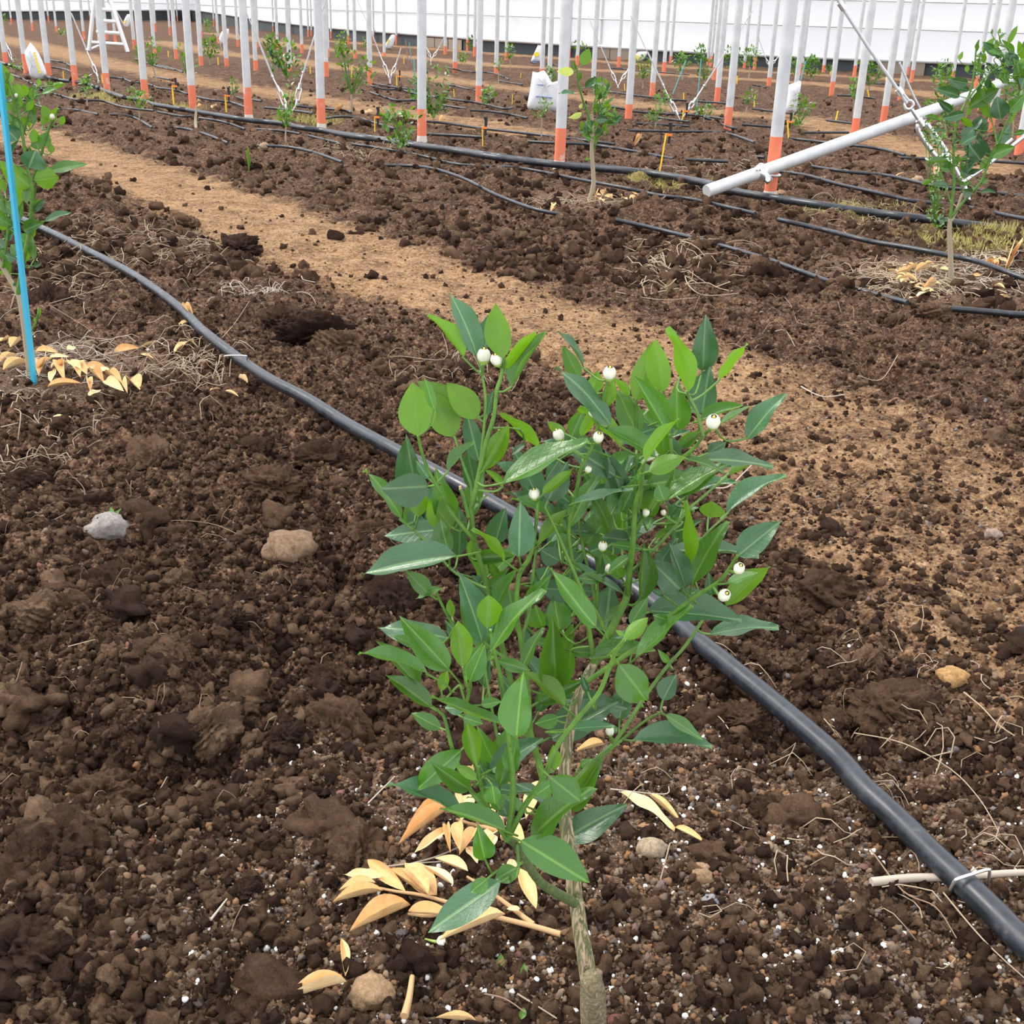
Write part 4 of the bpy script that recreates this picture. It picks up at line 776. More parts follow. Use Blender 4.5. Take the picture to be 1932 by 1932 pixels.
LL['c2'] = (c2, 1/4.293, [(440, 960, 0, 485, 150, 'd', -.01), (290, 700, 330, 515, 115, 'b', .02), (390, 820, 460, 590, 115, 'b'), (590, 720, 465, 575, 65, 'b'), (640, 760, 780, 280, 200, 'b'), (870, 690, 800, 255, 180, 'b'), (1060, 690, 900, 160, 145, 'b', -.01), (1185, 510, 1205, 65, 190, 'd', .05), (1050, 430, 1110, 350, 70, 'd', .06), (1320, 590, 1545, 290, 75, 'b'), (1180, 870, 1240, 480, 210, 'd', .05), (890, 1010, 620, 550, 160, 'g', -.02), (980, 990, 970, 600, 180, 'g', .01), (660, 1030, 490, 670, 190, 'g', .0), (1170, 910, 1510, 795, 95, 'g', .02), (1330, 940, 1560, 800, 50, 'g'), (1540, 1070, 1860, 700, 155, 'd', .02), (200, 1050, 360, 750, 85, 'b'), (120, 1050, 220, 820, 140, 'g', .03), (522, 1130, 180, 810, 105, 'b', -.03), (800, 1210, 380, 980, 135, 'g', -.02), (870, 1200, 850, 960, 130, 'g', .03), (720, 1250, 990, 900, 55, 'b', -.03), (480, 1370, 100, 1130, 145, 'd', -.02), (750, 1330, 1045, 1210, 140, 'b', -.02), (1175, 1235, 1755, 1295, 115, 'd', .0), (1060, 1230, 1360, 1340, 55, 'g', -.01), (900, 1560, 1430, 1250, 130, 'g', -.02), (1230, 1180, 1370, 1090, 120, 'd', .06), (1390, 1350, 1600, 1250, 75, 'b', .01), (870, 1560, 820, 1430, 130, 'g', -.02), (1050, 1530, 1460, 1415, 85, 'd', .05), (640, 1590, 480, 1380, 55, 'g'), (130, 1590, 620, 1470, 65, 'd', -.01), (530, 1500, 440, 1680, 170, 'g', -.01), (230, 1930, 500, 1600, 200, 'g', .02), (610, 1870, 560, 1500, 115, 'd', .03), (110, 1780, 360, 1340, 140, 'g', .02), (1230, 1700, 1260, 1570, 190, 'b', .04), (1380, 1670, 1860, 1360, 125, 'd', .02), (1020, 1430, 1100, 1280, 110, 'd', .06), (640, 1500, 590, 1150, 100, 'd', .08), (770, 1700, 780, 1350, 150, 'g', .06), (930, 1680, 1150, 1620, 50, 'd', .08), (920, 1690, 1010, 1550, 90, 'd', .06), (1060, 1790, 1180, 1720, 45, 'd', .04), (900, 900, 1080, 830, 120, 'd', .08), (750, 1000, 690, 1150, 100, 'd', .08), (300, 1480, 400, 1480, 90, 'b', .03), (1000, 1130, 1170, 1000, 110, 'g', .07), (60, 1560, 120, 1750, 80, 'd', .05), (560, 1600, 400, 1340, 120, 'd', .07)])
LL['c3'] = (c3, 1/4.293, [(870, 385, 105, 530, 210, 'd', -.04), (800, 360, 730, 70, 150, 'g', -.02), (880, 380, 870, -60, 125, 'd', .02), (980, 390, 980, 250, 65, 'b'), (980, 400, 1340, 380, 130, 'g', .01), (1250, 420, 990, 160, 75, 'b', -.02), (1370, 390, 1380, -60, 195, 'd', -.01), (1180, 270, 1260, -10, 160, 'd', .05), (1540, 280, 1770, 0, 115, 'b', -.02), (1530, 290, 1310, 230, 75, 'g', -.01), (650, 700, 450, 500, 130, 'g', -.01), (740, 650, 535, 730, 60, 'g', -.01), (1070, 1080, 870, 505, 210, 'd', -.01), (1030, 810, 885, 570, 85, 'b', -.03), (1115, 970, 1120, 700, 190, 'b', -.01), (1190, 780, 1350, 490, 110, 'g', .0), (1120, 700, 990, 540, 140, 'd', .03), (1120, 720, 1285, 490, 75, 'g', .02), (1330, 900, 1290, 650, 200, 'g', .04), (1150, 1160, 1575, 655, 140, 'g', -.02), (800, 1300, 400, 870, 210, 'g', -.04), (800, 1050, 225, 960, 180, 'd', .03), (545, 1120, 340, 1030, 75, 'g', .02), (915, 1290, 870, 910, 165, 'b', -.05), (635, 1340, 70, 1170, 105, 'g', -.02), (560, 1440, 210, 1070, 150, 'g', .01), (660, 1610, 285, 1345, 135, 'g'), (740, 1480, 790, 1310, 85, 'b'), (925, 1300, 1075, 1090, 90, 'g'), (970, 1400, 1090, 1100, 135, 'g', -.02), (930, 1130, 930, 960, 100, 'd', .04), (1400, 1290, 1570, 960, 95, 'g', -.05), (1670, 1450, 1640, 880, 245, 'g', -.05), (1350, 1850, 1400, 1330, 240, 'g', -.03), (1740, 1610, 1395, 1320, 125, 'b', -.07), (1440, 750, 1620, 540, 120, 'g', .03), (1700, 990, 1650, 700, 200, 'g', .04), (1560, 960, 1500, 780, 150, 'g', .05), (1190, 1230, 1460, 1310, 100, 'g', .02), (1250, 1750, 660, 1520, 65, 'g', -.02), (740, 1780, 500, 1655, 115, 'g', .01), (915, 1690, 1080, 1740, 100, 'g', -.02), (1690, 1690, 1500, 1740, 110, 'g', .01), (-60+1674, 1860, 500+1674, 1560, 265, 'd', .05), (930, 1620, 770, 1610, 105, 'd', .03), (1060, 1590, 1230, 1560, 80, 'g', .03), (830, 880, 810, 730, 65, 'b', .04), (1850, 330, 1640, 230, 140, 'd', .09), (1700, 420, 1540, 330, 150, 'd', .08), (1480, 640, 1640, 470, 150, 'd', .06), (1000, 560, 1180, 620, 60, 'd', .05), (1200, 560, 1120, 400, 80, 'g', .05), (1650, 1120, 1440, 1060, 70, 'g', .05), (1420, 960, 1400, 1180, 110, 'd', .07), (1780, 700, 1560, 900, 180, 'd', .07)])
LL['c4'] = (c4, 1/4.293, [(1100, 600, 1390, 100, 180, 'g', -.03), (1470, 380, 1815, 100, 200, 'd', -.01), (1050, 450, 1045, -71, 105, 'b', -.04), (1370, 790, 1730, 465, 155, 'b'), (1375, 605, 1630, 515, 75, 'g', -.01), (1250, 700, 1230, 520, 95, 'd', .03), (740, 830, 1500, 905, 235, 'd', .02), (1240, 1020, 1800, 960, 135, 'd', .0), (900, 900, 780, 860, 90, 'g', .0), (650, 1200, 1100, 780, 130, 'g', -.05), (600, 940, 740, 710, 110, 'g', -.02), (550, 1060, 740, 880, 130, 'b', -.05), (545, 1030, 480, 985, 35, 'b'), (670, 750, 700, 260, 130, 'g', -.01), (320, 960, -54, 480, 150, 'g', -.06), (700, 330, 420, 285, 70, 'g', -.01), (590, 250, 370, 230, 140, 'd', .02), (900, 350, 1640, 380, 110, 'd', .05), (1010, 660, 760, 420, 230, 'd', .06), (550, 690, 10, 415, 65, 'd', -.01), (170, 560, 390, 590, 90, 'g'), (400, 1000, 440, 610, 240, 'd', .04), (270, 1220, 800, 1150, 140, 'g', .0), (500, 1250, 730, 1555, 250, 'g', .03), (510, 1710, 560, 1440, 170, 'd', .05), (860, 1550, 970, 1340, 145, 'd', .01), (880, 1670, 1180, 1870, 95, 'g', -.01), (620, 1880, 1260, 1930, 160, 'd', -.01), (110, 1150, 330, 1180, 95, 'g', .01), (680, 1570, 470, 1370, 95, 'g', .02), (600, 380, 410, 530, 75, 'g', .01), (910, 1250, 820, 1140, 55, 'g', .03), (860, 700, 760, 650, 50, 'd', .05), (380, 920, 580, 760, 65, 'g', .0), (250, 1480, 200, 1340, 65, 'd', .06), (180, 760, 260, 650, 90, 'd', .06), (700, 560, 900, 470, 80, 'g', .06), (800, 240, 920, 150, 50, 'b', .03), (880, 180, 1000, 60, 70, 'g', .05), (100, 480, 230, 330, 110, 'd', .08), (620, 1000, 420, 1090, 60, 'd', .05)])
LL['c5'] = (c5, 1/3.5, [(700, 230, 634, -52, 130, 'b', -.01), (840, 270, 700, -30, 125, 'g', .01), (600, 120, 300, 385, 155, 'g', -.01), (650, 380, 395, 205, 115, 'g', -.02), (700, 320, 555, 225, 65, 'b', -.02), (850, 350, 940, 55, 115, 'g', -.03), (600, 570, 110, 350, 110, 'd', -.01), (890, 660, 455, 510, 100, 'g', -.03), (800, 350, 820, 480, 105, 'g', -.02), (750, 840, 700, 620, 135, 'g', -.03), (960, 900, 820, 980, 130, 'g', -.02), (770, 970, 660, 1060, 95, 'g', -.03), (860, 990, 375, 1330, 195, 'd', -.02), (985, 720, 1440, 1000, 215, 'g', -.03), (1070, 700, 1470, 370, 155, 'g', -.02), (1260, 720, 1690, 480, 175, 'd', .02), (1180, 300, 1380, 460, 190, 'g', -.04), (1090, 420, 1230, 320, 95, 'g', -.02), (1160, 700, 1180, 480, 115, 'g', .01), (1210, 260, 1200, 90, 80, 'b', .0), (830, 330, 740, 280, 70, 'g', .0), (800, 420, 680, 130, 130, 'd', .03), (1380, 230, 1460, 180, 60, 'g', .02), (930, 280, 960, 20, 110, 'g', .0), (850, 520, 790, 380, 90, 'g', .0), (900, 560, 850, 440, 100, 'd', .03)])
for kx, (cvt, sc, lst) in LL.items():
    for q in lst: T.leaf(*q[:6], cvt=cvt, sc=sc, dy=q[6] if len(q) > 6 else 0.)
Tree.ds = 1.
def fill(T_, region, n, Ls, kinds, seed, wr=.45, dk=.07):
    r = random.Random(seed)
    for _ in range(n):
        a, b, c, d = r.choice(region); bx = r.uniform(a, c); by = r.uniform(b, d); an = r.gauss(-math.pi/2, 1.2); L = r.uniform(*Ls)
        T_.leaf(bx, by, bx+L*math.cos(an), by+L*math.sin(an), L*wr*r.uniform(.6, 1.1), r.choice(kinds), dy=r.uniform(-dk, dk))
def fillb(T_, region, n, Ls, kinds, seed):
    r = random.Random(seed)
    for _ in range(n):
        a, b, c, d = r.choice(region); bx = r.uniform(a, c); by = r.uniform(b, d); an = r.gauss(-math.pi/2, 1.0); L = r.uniform(*Ls)
        T_.leaf(bx, by, bx+L*math.cos(an), by+L*math.sin(an), L*.42*r.uniform(.5, 1.), r.choice(kinds), dy=r.uniform(.03, .08))
fillb(T, [(1040, 850, 1300, 1120), (880, 1050, 1150, 1400), (920, 1300, 1100, 1560), (1120, 760, 1290, 950), (1000, 900, 1250, 1150), (780, 900, 900, 1050)], 72, (65, 125), 'dgd', 77)
T.done()
def bud(T_, x, y, r, dy=0.):
    q, d = T_.near(x, y+12, 0); Y0 = q[2]+dy-.004; c = pl(x, y, Y0); R = r*mp(c); S0 = pl(q[0], q[1], q[2])
    up = c-S0; up = up/np.linalg.norm(up)*.6+np.array([0, 0, .6]); up /= np.linalg.norm(up); qt = Vector(up).to_track_quat('Z', 'Y').to_matrix()
    bo_ = MB(); rings = []
    for k in range(5):    # five clasping petals
        V = []; Fc = []; a0 = k*2*math.pi/5
        for i in range(6):
            t = i/5; ph = t*2.75
            for j in range(5):
                a = a0+(j-2)/2*.72; rr = R*(math.sin(ph)*.95+.03)*(1.0+.05*(k % 2)+.05*(1-abs(j-2)/2)); V.append(np.array(c)+np.array(qt @ Vector((rr*math.cos(a), rr*math.sin(a), R*(-1.0*math.cos(ph)*1.15)))))
        for i in range(5):
            for j in range(4): Fc.append((i*5+j, i*5+j+1, i*5+j+6, i*5+j+5))
        bo_.add(V, Fc)
    b_ = bo_.obj('flower_bud', MT['petal'], T_.root)
    def sub(m, n_, mt_):
        o = m.obj(n_, mt_); o.parent = b_; return o
    base_ = np.array(c)-up*R*1.15
    sub(MB().tube([base_-up*R*.3, base_, base_+up*R*.5], [R*.35, R*.68, R*.90], 10), 'calyx', MT['calyx'])
    sub(MB().tube([np.array(c)+up*R*.9, np.array(c)+up*R*1.22], [R*.25, R*.12], 6), 'stamen', MT['stamen'])
    MB().tube(smooth_path([S0, (S0+base_)/2+np.array([0, 0, -.001]), base_], 3), mp(c)*3, 6).obj('bud_stalk', MT['stem'], T_.root)
for cvt, sc, l in ((c1, 4.293, [(1085, 560, 55), (1188, 592, 48, -.003), (1690, 1205, 46), (1495, 1680, 44)]), (c2, 4.293, [(430, 530, 53), (1270, 925, 58, -.01), (290, 855, 28), (340, 1050, 44, -.01), (258, 1310, 28), (725, 1660, 30), (865, 1660, 22)]), (c4, 4.293, [(375, 300, 38), (430, 485, 38), (1480, 482, 46, -.01), (1360, 700, 50, -.01), (433, 1800, 35)])):
    for q in l: bud(T, *cvt(q[0], q[1]), q[2]/sc, q[3] if len(q) > 3 else 0)

# ---------------------------------------------------------------- left tree
pt = gr(58, 715); TL_ = Tree('citrus_tree', pt[1]+.01, (pt[0], pt[1], 0), 'young citrus tree tied to the light blue stake at the left edge')
l1, l2 = cv(0, 0, 2.972), cv(0, 300, 2.972); T = TL_; st = T.stem; T.k = .55
st([(60, 730), (56, 700), (50, 650), (42, 590), (34, 555), (20, 530), (5, 505), (-20, 470)], 7, 4, 0, .05, 'greybark', 'trunk')
st([(34, 555), (42, 500), (55, 440), (60, 390), (60, 350), (50, 310), (42, 250), (30, 190), (15, 150)], 4.5, 2.5, 0, -.03)
st([(60, 345), (75, 300), (90, 250), (100, 225), (110, 205)], 3, 2, 0, -.02); st([(42, 260), (60, 190), (62, 160)], 2.5, 1.6, 0, 0); st([(60, 470), (62, 400), (70, 330)], 2.5, 2, 0.02, .02)
st([(5, 505), (15, 430), (5, 380), (-10, 330)], 3, 2, .03, .02)
st([(60, 625), (68, 605), (73, 590)], 2, 1.5, .0, .0)
for q in [(270, 960, 485, 920, 55, 'g'), (170, 1050, 0, 900, 110, 'b'), (190, 1010, 330, 990, 110, 'b'), (160, 940, 200, 840, 130, 'd'), (100, 790, 20, 700, 90, 'd'), (185, 800, 190, 720, 50, 'b'), (215, 840, 200, 770, 70, 'g'), (250, 820, 270, 740, 65, 'g'), (60, 540, 10, 440, 55, 'b'), (60, 470, 30, 400, 45, 'b'), (100, 560, 90, 460, 60, 'b'), (140, 540, 130, 470, 40, 'b'), (180, 560, 180, 490, 32, 'b'), (215, 480, 220, 440, 28, 'b'), (270, 660, 235, 590, 50, 'b'), (310, 690, 325, 590, 22, 'b'), (340, 700, 360, 650, 34, 'b'), (100, 640, 70, 560, 45, 'b'), (130, 700, 150, 650, 40, 'b'), (190, 700, 170, 600, 38, 'g'), (290, 860, 280, 800, 40, 'b'), (30, 460, 0, 350, 60, 'b'), (20, 560, 40, 470, 40, 'b'), (60, 620, 20, 560, 40, 'b'), (110, 720, 80, 650, 44, 'g'), (150, 620, 190, 560, 34, 'b'), (120, 600, 100, 530, 36, 'b'), (80, 700, 40, 630, 44, 'g'), (240, 700, 250, 630, 38, 'b'), (20, 640, -20, 560, 60, 'g')]: T.leaf(*q, cvt=l1, sc=1/2.972)
for q in [(150, 250, 160, 130, 40, 'g'), (250, 350, 395, 300, 35, 'd'), (130, 400, 245, 355, 65, 'g'), (190, 290, 250, 220, 35, 'd'), (80, 300, -10, 220, 55, 'g'), (60, 370, -10, 330, 55, 'g'), (100, 430, 180, 500, 85, 'g'), (30, 450, 70, 420, 45, 'd'), (10, 400, 20, 360, 35, 'b'), (120, 530, 60, 480, 60, 'g'), (190, 600, 230, 590, 30, 'd'), (80, 720, 110, 690, 40, 'd'), (215, 890, 222, 830, 22, 'b'), (200, 920, 190, 890, 20, 'b'), (190, 560, 180, 430, 40, 'g'), (90, 560, 30, 540, 50, 'd'), (40, 560, 0, 500, 50, 'g'), (110, 350, 60, 300, 50, 'd'), (20, 500, -30, 450, 50, 'd'), (60, 620, 30, 560, 35, 'g')]: T.leaf(*q, cvt=l2, sc=1/2.972)
fillb(T, [(5, 160, 100, 250), (-20, 300, 70, 520)], 40, (22, 46), 'gbgd', 78); bud(T, 99, 220, 5.); bud(T, 31, 180, 3.5); T.done()
# ---------------------------------------------------------------- tree in the middle distance
def fill(T_, region, n, Ls, kinds, seed, wr=.45):
    r = random.Random(seed)
    for _ in range(n):
        a, b, c, d = r.choice(region); bx = r.uniform(a, c); by = r.uniform(b, d); an = r.gauss(-math.pi/2, 1.2); L = r.uniform(*Ls)
        T_.leaf(bx, by, bx+L*math.cos(an), by+L*math.sin(an), L*wr*r.uniform(.6, 1.1), r.choice(kinds), dy=r.uniform(-.07, .07)*T_.ds)
Tree.ds = 1.
t2, t7, t8 = cv(600, 0, 2.972), cv(1632, 0, 6.44), cv(1650, 130, 4.493)
pt = gr(1115, 378); T = Tree('citrus_tree', pt[1], (pt[0], pt[1], 0), 'slim young citrus tree with a pale leaf on top, beside a near pole'); T.k = .35; st = T.stem
st([t2(*p) for p in [(1523, 1130), (1540, 1060), (1545, 1000), (1535, 850), (1540, 740), (1535, 640)]], 5, 3, 0, 0, 'greybark', 'trunk')
st([t2(*p) for p in [(1538, 760), (1510, 620), (1485, 560), (1462, 470), (1452, 380)]], 2.6, 1.6, 0, -.05); st([t2(*p) for p in [(1538, 760), (1570, 700), (1590, 600), (1600, 520)]], 2.4, 1.3, 0, .04); st([t2(*p) for p in [(1545, 840), (1580, 760), (1640, 690)]], 2., 1.3, 0, .0); st([t2(*p) for p in [(1540, 700), (1545, 600), (1570, 500)]], 2, 1.3, 0, .02)
for q in [(1435, 405, 1340, 400, 45, 'y'), (1440, 395, 1430, 340, 30, 'g'), (1480, 365, 1520, 270, 60, 'b'), (1500, 490, 1565, 430, 35, 'd'), (1440, 530, 1350, 525, 20, 'd'), (1480, 635, 1405, 660, 30, 'y'), (1525, 720, 1500, 680, 60, 'd'), (1560, 670, 1630, 670, 45, 'd'), (1650, 690, 1705, 650, 40, 'd'), (1570, 760, 1600, 720, 35, 'd'), (1460, 450, 1475, 400, 30, 'g'), (1500, 900, 1515, 880, 20, 'b'), (1470, 610, 1480, 580, 18, 'y')]: T.leaf(*q, cvt=t2, sc=1/2.972)
fill(T, [(1120, 155, 1148, 210), (1110, 200, 1150, 260), (1098, 235, 1125, 265), (1130, 215, 1165, 235)], 90, (9, 17), 'bbgd', 3); T.done()
# ---------------------------------------------------------------- right tree
pt = gr(1797, 535); T = Tree('citrus_tree', pt[1], (pt[0], pt[1], 0), 'tall dark leaved citrus tree at the right edge over dry litter'); T.k = .4; st = T.stem
st([t8(*p) for p in [(655, 1825), (650, 1760), (645, 1600), (635, 1400), (640, 1270)]], 6, 4, 0, 0, 'greybark', 'trunk')
st([t8(*p) for p in [(640, 1290), (655, 1150), (672, 980), (670, 850), (668, 700), (690, 480), (750, 330), (790, 250), (830, 120), (850, -40), (860, -160)]], 3.5, 1.6, 0, .02); st([t8(*p) for p in [(655, 1250), (760, 1120), (830, 1040), (900, 960), (960, 820), (1040, 640), (1100, 500), (1160, 380), (1230, 180), (1180, -60), (1130, -180)]], 3, 1.6, 0, -.05)
st([t8(*p) for p in [(650, 1290), (700, 1190), (740, 1070), (760, 1060)]], 3, 2.2, 0, .03, 'greybark', 'dead_stub'); st([t8(*p) for p in [(1040, 640), (1010, 500), (960, 300)]], 2, 1.2, -.03, 0); st([t8(*p) for p in [(790, 260), (900, 120), (1000, 20), (1100, -40)]], 2, 1.2, 0, 0)
st([t8(*p) for p in [(655, 1150), (600, 1000), (560, 850), (540, 700)]], 2, 1.2, 0, .05)
for q in [(1250, 1010, 1005, 965, 125, 'd'), (1150, 1170, 835, 1080, 115, 'd'), (1060, 1350, 870, 1200, 95, 'd'), (1210, 1375, 945, 1440, 105, 'd'), (1260, 1310, 1630, 1080, 180, 'g'), (1650, 1450, 1600, 1170, 200, 'd'), (1740, 1360, 1932, 1150, 150, 'g'), (1510, 1440, 1560, 1320, 65, 'b'), (1860, 750, 1700, 640, 135, 'd'), (1900, 1000, 1850, 750, 180, 'g'), (1140, 730, 1190, 625, 48, 'b'), (1360, 620, 1385, 480, 45, 'g'), (1440, 770, 1460, 640, 55, 'b'), (1590, 590, 1600, 480, 60, 'b'), (1630, 490, 1715, 400, 35, 'g'), (1620, 410, 1640, 340, 34, 'b'), (1540, 420, 1550, 350, 28, 'g'), (1740, 530, 1860, 300, 65, 'b'), (1240, 880, 1250, 780, 50, 'b'), (1640, 960, 1690, 830, 65, 'b'), (1560, 900, 1580, 770, 55, 'g'), (1700, 700, 1480, 620, 50, 'g'), (1430, 1180, 1430, 1060, 50, 'b'), (1800, 620, 1750, 740, 90, 'd'), (1920, 580, 1930, 500, 40, 'g'), (1750, 1000, 1660, 960, 60, 'g'), (1400, 900, 1460, 840, 60, 'd'), (1950, 900, 1900, 1080, 150, 'd')]: T.leaf(*q, cvt=t7, sc=1/6.44)
for q in [(760, 600, 850, 490, 95, 'd'), (730, 640, 870, 560, 85, 'd'), (900, 770, 800, 640, 140, 'd'), (960, 720, 860, 600, 90, 'd'), (980, 740, 1190, 660, 105, 'g'), (980, 750, 890, 860, 75, 'b'), (1040, 640, 1150, 470, 95, 'd'), (850, 740, 730, 755, 35, 'd'), (900, 965, 965, 940, 45, 'g'), (830, 1050, 740, 1030, 75, 'd'), (900, 1050, 1030, 1050, 35, 'd'), (640, 850, 560, 840, 60, 'g'), (620, 790, 420, 800, 32, 'g'), (480, 940, 400, 980, 42, 'b'), (620, 980, 470, 970, 45, 'd'), (590, 530, 480, 530, 25, 'd'), (640, 860, 600, 760, 60, 'g'), (540, 430, 420, 400, 40, 'g'), (600, 1290, 540, 1280, 50, 'd'), (1180, 550, 1280, 530, 50, 'g'), (800, 900, 730, 870, 50, 'd')]: T.leaf(*q, cvt=t8, sc=1/4.493)
fill(T, [(1775, 210, 1810, 290), (1840, 120, 1932, 180), (1790, 280, 1830, 360), (1845, 100, 1900, 140)], 70, (8, 16), 'bggd', 5); fillb(T, [(1780, 130, 1925, 260), (1850, 90, 1932, 200), (1800, 230, 1870, 340)], 34, (24, 46), 'dgdb', 15); T.done()
# ---------------------------------------------------------------- smaller trees: joined foliage
def small_tree(base_px, tiers, n, Lp, label, seed, kinds=(LG, LB), trunkpx=3, cat='tree', dspread=.08, bare=False):
    r = random.Random(seed); p = gr(*base_px); Y = p[1]; o = empty('citrus_sapling', (p[0], Y, 0), label, cat)
    b0 = pl(base_px[0], base_px[1]+2, Y); tops = []
    tw = MB()
    cx0 = sum((t[0]+t[2])/2 for t in tiers)/len(tiers) if tiers else base_px[0]
    tcy = max(t[3] for t in tiers) if tiers else base_px[1]-40
    fork = pl(base_px[0]*.6+cx0*.4, (tcy if tcy < base_px[1]-4 else base_px[1]-6), Y)
    MB().tube([b0-np.array([0, 0, .02]), (b0+fork)/2+np.array([r.uniform(-.005, .005), 0, 0]), fork], [trunkpx*mpp(Y)*.6, trunkpx*mpp(Y)*.5, trunkpx*mpp(Y)*.4], 8).obj('trunk', MT['greybark'], o)
    anchors = []
    for t in tiers:
        for k in range(3):
            e = pl(r.uniform(t[0], t[2]), t[1]+(t[3]-t[1])*r.uniform(0, .35), Y+r.uniform(-dspread, dspread)); m = (fork+e)/2+np.array([r.uniform(-.01, .01), 0, 0])
            pts = smooth_path([fork, m, e], 4); tw.tube(pts, list(np.linspace(trunkpx*mpp(Y)*.32, .0012, len(pts))), 5); anchors += pts
    if tw.V: tw.obj('branches', MT['stem'], o)
    fm = [MB() for _ in kinds]
    for i in range(n):
        t = r.choice(tiers); x = r.uniform(t[0], t[2]); y = r.uniform(t[1], t[3]); u = (x-(t[0]+t[2])/2)/((t[2]-t[0])/2); v = (y-(t[1]+t[3])/2)/((t[3]-t[1])/2)
        if u*u+v*v > 1.1: continue
        B = pl(x, y, Y+r.uniform(-dspread, dspread)*math.sqrt(max(.05, 1-u*u))); L = r.uniform(*Lp)*mpp(Y)
        d = np.array([r.gauss(0, .7)+u*.5, r.gauss(0, .7), r.gauss(.5, .6)]); d /= np.linalg.norm(d); s_ = np.cross(d, [r.gauss(0, .4), r.gauss(0, .4), 1.]); s_ /= np.linalg.norm(s_)+1e-9; nn = np.cross(s_, d)
        w2_ = L*.24
        V = [B, B+d*L*.3+s_*w2_*.9+nn*L*.05, B+d*L*.3, B+d*L*.3-s_*w2_*.9+nn*L*.05, B+d*L*.65+s_*w2_*.85+nn*L*.05, B+d*L*.65+nn*L*.0, B+d*L*.65-s_*w2_*.85+nn*L*.05, B+d*L-nn*L*.05]
        r.choice(fm).add(V, [(0, 2, 1), (0, 3, 2), (1, 2, 5, 4), (2, 3, 6, 5), (4, 5, 7), (5, 6, 7)])
    for m, mt in zip(fm, kinds):
        if m.V: m.obj('foliage', mt, o)
    return o
